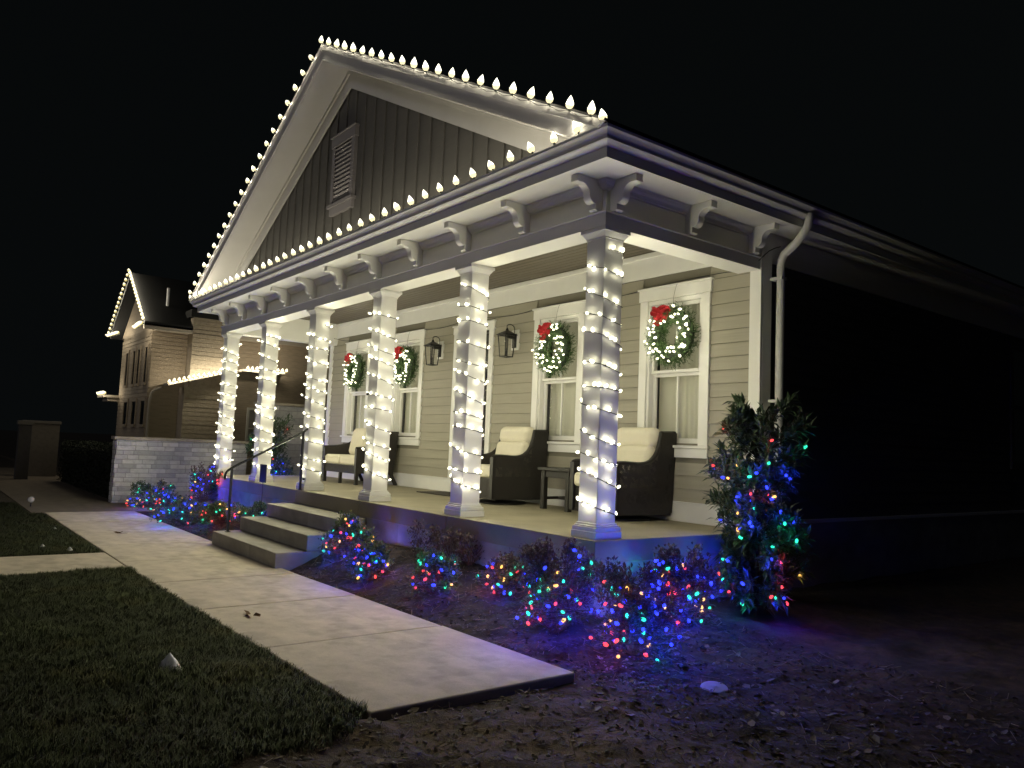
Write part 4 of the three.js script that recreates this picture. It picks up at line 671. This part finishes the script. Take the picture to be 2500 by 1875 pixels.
// ---------------------------------------------------------------- the neighbour's house
{
  const stone = new THREE.MeshStandardMaterial({ map: tBrick, bumpMap: bBrick, bumpScale: 0.005, color: lin(0.4, 0.34, 0.26), roughness: 0.95 }), tan = new THREE.MeshStandardMaterial({ map: tBrick, color: lin(0.45, 0.37, 0.28), roughness: 0.95 }), fasc = std(0.45, 0.4, 0.33, 0.7);
  const t = thing('brick_house', 'two storey tan brick house with steep gable and chimney at far left', 'house', [-21.7, 0, -5]);
  const bt = tan.clone(); bt.map = tan.map.clone(); bt.map.repeat.set(0.7, 5); bt.bumpMap = bBrick; bt.bumpScale = 0.003; bt.color.setRGB(0.36, 0.295, 0.22);
  part(t, 'wall', [box(-23.7, -19.8, 0, 4.62, -9, -0.85)], bt);
  { const g = extrude([[-23.95, 4.62], [-19.45, 4.62], [-21.7, 6.3]], 0.1); g.translate(0, 0, -0.95); part(t, 'gable', muv(g), tan); }
  for (const s of [-1, 1]) { const g = extrude(s > 0 ? [[-21.7, 6.5], [-21.7, 6.38], [-19.3, 4.6], [-19.3, 4.72]] : [[-21.7, 6.38], [-21.7, 6.5], [-24.1, 4.72], [-24.1, 4.6]], 8.8); g.translate(0, 0, -9.3); part(t, 'roof', muv(g), M.roof); }
  part(t, 'fascia', [box(-19.36, -19.3, 4.5, 4.66, -9.2, -0.5), box(-19.8, -19.36, 4.52, 4.55, -9.2, -0.9)], fasc);
  // courses of brick on the two walls seen
  const course = [], stones = [stone, bt];
  for (let y = 0.9; y < 4.5; y += 0.12) course.push(box(-19.81, -19.785, y, y + 0.105, -4.3, -0.86), box(-23.7, -19.81, y, y + 0.105, -0.86, -0.835));
  part(t, 'brick_courses', course, bt, true);
  part(t, 'chimney', [box(-19.78, -19.2, 0, 2.9, -2.95, -1.7), box(-19.78, -19.3, 2.9, 5.0, -2.8, -1.85)], stone);
  const cb = []; for (let y = 0.5; y < 4.95; y += 0.13) cb.push(y < 2.8 ? box(-19.21, -19.2 + rr(0.005, 0.03), y, y + 0.112, -2.95, -1.7) : box(-19.31, -19.3 + rr(0.005, 0.03), y, y + 0.112, -2.8, -1.85)); part(t, 'chimney_stones', cb, stone, true);
  part(t, 'chimney_cap', [box(-19.85, -19.2, 5.0, 5.22, -2.95, -1.75), box(-19.75, -19.35, 5.22, 5.36, -2.6, -2.1)], M.dark);
  part(t, 'vent_pipe', bar(V(-20.2, 5.2, -1.3), V(-20.2, 5.92, -1.3), 0.045, 10), M.metal);
  const win = (x0, x1, y0, y1, z) => { const w = sub(t, 'window'); part(w, 'frame', [box(x0 - 0.05, x1 + 0.05, y1, y1 + 0.1, z, z + 0.03), box(x0 - 0.05, x1 + 0.05, y0 - 0.08, y0, z, z + 0.05), box(x0 - 0.05, x0, y0, y1, z, z + 0.03), box(x1, x1 + 0.05, y0, y1, z, z + 0.03)], bt); part(w, 'pane', box(x0, x1, y0, y1, z - 0.01, z + 0.014), std(0.008, 0.009, 0.012, 0.15)); };
  for (const x of [-22.7, -21.55, -20.4]) win(x, x + 0.5, 1.75, 2.45, -0.832);
  for (const x of [-22.9, -21.9, -21.3, -20.35]) win(x, x + 0.3, 3.0, 4.05, -0.832);
  // lean-to with its lit eave, and the rear wing
  part(t, 'lean_to_roof', [sq(V(-19.2, 2.93, -1.18), V(-19.2, 3.47, -3.0), 0.5, 0.07), sq(V(-19.0, 3.5, -3.2), V(-18.9, 3.52, -4.5), 0.7, 0.07)], fasc);
  part(t, 'wing', [box(-19.9, -18.9, 0, 3.45, -7, -3.1), box(-21, -19.6, 3.4, 4.7, -8, -4.7)], bt);
  { const w = sub(t, 'window'); part(w, 'frame', [box(-18.89, -18.86, 1.3, 2.4, -3.55, -3.48), box(-18.89, -18.86, 1.3, 2.4, -4.22, -4.15), box(-18.89, -18.86, 2.33, 2.4, -4.15, -3.55), box(-18.89, -18.87, 1.3, 2.33, -3.87, -3.83), box(-18.89, -18.87, 1.75, 1.79, -4.15, -3.55)], std(0.6, 0.58, 0.52, 0.7)); part(w, 'pane', box(-18.9, -18.888, 1.3, 2.33, -4.15, -3.55), std(0.3, 0.29, 0.26, 0.3)); }
  part(t, 'downspout', tube([V(-19.6, 2.85, -1.18), V(-19.72, 2.75, -0.98), V(-19.74, 2.6, -0.92), V(-19.74, 0.3, -0.92)], 0.04, 30, 6), fasc);
  part(t, 'low_eave', [box(-24.6, -23.6, 2.62, 2.7, -1.4, -0.35), box(-24.5, -23.7, 2.5, 2.62, -1.3, -0.5)], fasc);
  const line = (a, b, st, d) => { const n = Math.max(2, Math.round(a.distanceTo(b) / st)), P = [], D = []; for (let i = 0; i <= n; i++) { P.push(a.clone().lerp(b, i / n)); D.push(d.clone()); } return [P, D]; };
  const far = (label, segs, st = 0.22) => { const P = [], D = []; for (const [a, b, d] of segs) { const l = line(a, b, st, d.normalize()); P.push(...l[0]); D.push(...l[1]); } c9String('distant_light_string', label, P, D, E.far, CD.far, 1.25); };
  far('warm string lights outlining the gable of the far brick house', [[V(-24.1, 4.78, -0.45), V(-21.7, 6.54, -0.45), V(-0.5, 0.8, 0.1)], [V(-21.55, 6.44, -0.45), V(-19.3, 4.78, -0.45), V(0.5, 0.8, 0.1)]]);
  far('short row of warm lights on the right return of the far gable', [[V(-19.34, 4.66, -0.44), V(-20.15, 4.6, -0.44), V(0, 0.3, 1)]], 0.13);
  far('short row of warm lights on the left return of the far gable', [[V(-24.1, 4.7, -0.44), V(-22.5, 4.66, -0.44), V(0, 0.3, 1)]]);
  far('warm lights along the sloping lean-to eave of the far brick house', [[V(-18.93, 2.99, -1.2), V(-18.93, 3.24, -2.0), V(0.5, 0.8, 0)], [V(-18.93, 3.27, -2.15), V(-18.93, 3.5, -3.0), V(0.5, 0.8, 0)], [V(-18.55, 3.55, -3.3), V(-18.55, 3.58, -4.5), V(0.5, 0.8, 0)]], 0.14);
  far('short row of lights on the low eave left of the far house', [[V(-24.5, 2.74, -0.36), V(-23.4, 2.74, -0.36), V(0, 0.6, 0.6)]]);

  const dimS = std(0.12, 0.11, 0.1, 0.95);
  const p = thing('gate_pillar', 'dim square masonry pillar at the far left edge', 'pillar', [-22.3, 0, 1.88]);
  part(p, 'shaft', box(-22.6, -22.3, -0.1, 1.6, 1.7, 2.03, 0.01), new THREE.MeshStandardMaterial({ map: tBrick, color: lin(0.06, 0.055, 0.055), roughness: 0.95 })); part(p, 'cap', box(-22.64, -22.26, 1.6, 1.72, 1.66, 2.07, 0.01), dimS);
  const w2 = thing('garden_wall', 'dim pale garden wall behind the far left pillar', 'wall', [-24.2, 0, 1.2]);
  part(w2, 'wall', box(-24.3, -24, -0.1, 1.66, 0.75, 1.75), new THREE.MeshStandardMaterial({ map: tBrick, color: lin(0.13, 0.115, 0.1), roughness: 0.95 })); part(w2, 'cap', box(-24.34, -23.96, 1.66, 1.75, 0.72, 1.78, 0.01), dimS);
  const hd = thing('hedge', 'dark clipped hedge beyond the low brick wall at far left', 'hedge', [-18, 0, 0.7]), P = [], N = [];
  for (let i = 0; i < 5200; i++) { const f = rnd(); const q = V(rr(-21.6, -14.3), 0, 0); if (f < 0.35) { q.y = 1.12 + rr(-0.07, 0.06); q.z = rr(0.25, 1.0); } else { q.y = rr(0, 1.1); q.z = 1.0 + rr(-0.08, 0.05); } leafGeo(P, N, q, V(rr(-1, 1), rr(-0.2, 1), rr(-0.3, 1)).normalize(), V(0, 1, 0.2), rr(0.05, 0.09), rr(0.03, 0.05), 0.01); }
  part(hd, 'foliage', leafMesh(P), std(0.02, 0.03, 0.015, 0.9, { side: THREE.DoubleSide }), true); part(hd, 'stems', box(-21.5, -14.4, -0.05, 1.05, 0.3, 0.93), std(0.008, 0.01, 0.006, 1));
}

// ---------------------------------------------------------------- small things on the ground
{
  const leafShape = (t, x, y, z, s, turn, mat) => {     // a curled dry oak leaf with its stalk
    const P = [], n = 9, rim = []; for (let i = 0; i <= 2 * n; i++) { const a = i / (2 * n) * 6.283, rad = (0.62 + 0.3 * Math.cos(a * 5)) * (0.75 + 0.35 * Math.abs(Math.cos(a))); rim.push(V(x + s * rad * Math.cos(a + turn), y + 0.008 + s * 0.28 * Math.pow(Math.abs(Math.sin(a * 1.5 + 1)), 2), z + s * rad * Math.sin(a + turn) * 0.8)); }
    const c = V(x, y + 0.006, z); for (let i = 0; i < 2 * n; i++) P.push(c, rim[i + 1], rim[i]);
    part(t, 'blade', leafMesh(P), mat); part(t, 'stalk', bar(c, V(x + Math.cos(turn + 3) * s * 1.5, y + 0.01, z + Math.sin(turn + 3) * s * 1.3), 0.002, 4), mat);
  };
  const dry = std(0.13, 0.075, 0.03, 0.85, { side: THREE.DoubleSide }), pale = std(0.4, 0.38, 0.36, 0.8, { side: THREE.DoubleSide }), dim = std(0.2, 0.16, 0.12, 0.9, { side: THREE.DoubleSide });
  for (const [x, z, s, tr, label, m, y] of [[-1.77, 2.25, 0.14, 0.5, 'curled brown oak leaf lying on the middle of the sidewalk', dry, 0.003], [-8.0, 2.04, 0.09, 2, 'small brown leaf on the sidewalk beyond the steps', dry, 0.003], [0.72, 0.62, 0.045, 1, 'pale leaf on the soil just past the sidewalk corner', pale], [1.78, 1.08, 0.07, 2.4, 'large flat tan leaf lying on the bare soil at bottom right', dim], [1.1, 1.6, 0.05, 0.2, 'tan leaf on the soil below the sidewalk end', dim], [2.2, 0.5, 0.05, 4, 'pale dry leaf on the soil near the right edge', dim], [1.35, 1.25, 0.045, 3, 'curled leaf on the soil in the middle of the litter', dim]]) {
    const yy = y ?? groundY(x, z) + 0.01, t = thing('fallen_leaf', label, 'leaf', [x, yy, z]); leafShape(t, x, yy, z, s, tr, m);
  }
  const cov = thing('drain_cover', 'round pale plastic cleanout cover set in the bare soil', 'drain cover', [1.53, groundY(1.53, 0.37), 0.37]), cy = groundY(1.53, 0.37);
  const cl = lathe([[0, 0.018], [0.02, 0.018], [0.024, 0.013], [0.06, 0.013], [0.083, 0.012], [0.09, 0.004], [0.09, -0.05]], 28); cl.rotateX(0.1); cl.rotateZ(-0.1); cl.translate(1.53, cy, 0.37); part(cov, 'lid', cl, std(0.36, 0.36, 0.37, 0.7));
  const film = new THREE.MeshPhysicalMaterial({ color: lin(0.8, 0.82, 0.82), transmission: 0.55, thickness: 0, roughness: 0.3, ior: 1.4, side: THREE.DoubleSide });
  const bag = (x, z, s, label) => { const y = groundY(x, z) + 0.03, t = thing('plastic_scrap', label, 'plastic bag', [x, y, z]), g = new THREE.ConeGeometry(s, s * 1.15, 14, 6, true), p = g.attributes.position; for (let i = 0; i < p.count; i++) { const X = p.getX(i) / s, Y = p.getY(i) / s + 0.57, Z = p.getZ(i) / s, k = 0.75 + 0.75 * fbm(X * 2.3 + 5, Y * 2.3 + Z * 2.1 + 9, 0, 500 + Math.round(x * 10), 4); p.setXYZ(i, s * (X * k * 1.6 - 0.5 * Y), s * Y * (0.55 + 0.5 * k) - 0.02, s * Z * k * 0.9); } g.computeVertexNormals(); g.translate(x, y, z); part(t, 'film', muv(g), film); };
  bag(-0.47, 3.22, 0.07, 'crumpled clear plastic bag lying on the foreground lawn');
  bag(-6.5, 2.9, 0.035, 'small white scrap on the far lawn, nearer the path'); bag(-6.9, 3.15, 0.03, 'small white scrap on the far lawn, left of the other'); bag(-8.9, 2.75, 0.03, 'tiny white scrap on the far lawn near the sidewalk');
  const gl = thing('path_light', 'small unlit globe path light by the far end of the sidewalk', 'path light', [-13.05, 0, 2.62]);
  const sp = new THREE.SphereGeometry(0.06, 16, 12); sp.translate(-13.05, 0.12, 2.62); part(gl, 'globe', muv(sp.toNonIndexed()), new THREE.MeshPhysicalMaterial({ color: lin(0.8, 0.8, 0.8), transmission: 0.6, thickness: 0, roughness: 0.15 })); part(gl, 'stake', bar(V(-13.05, -0.05, 2.62), V(-13.05, 0.07, 2.62), 0.012, 6), M.black);
}

renderer.render(scene, camera);
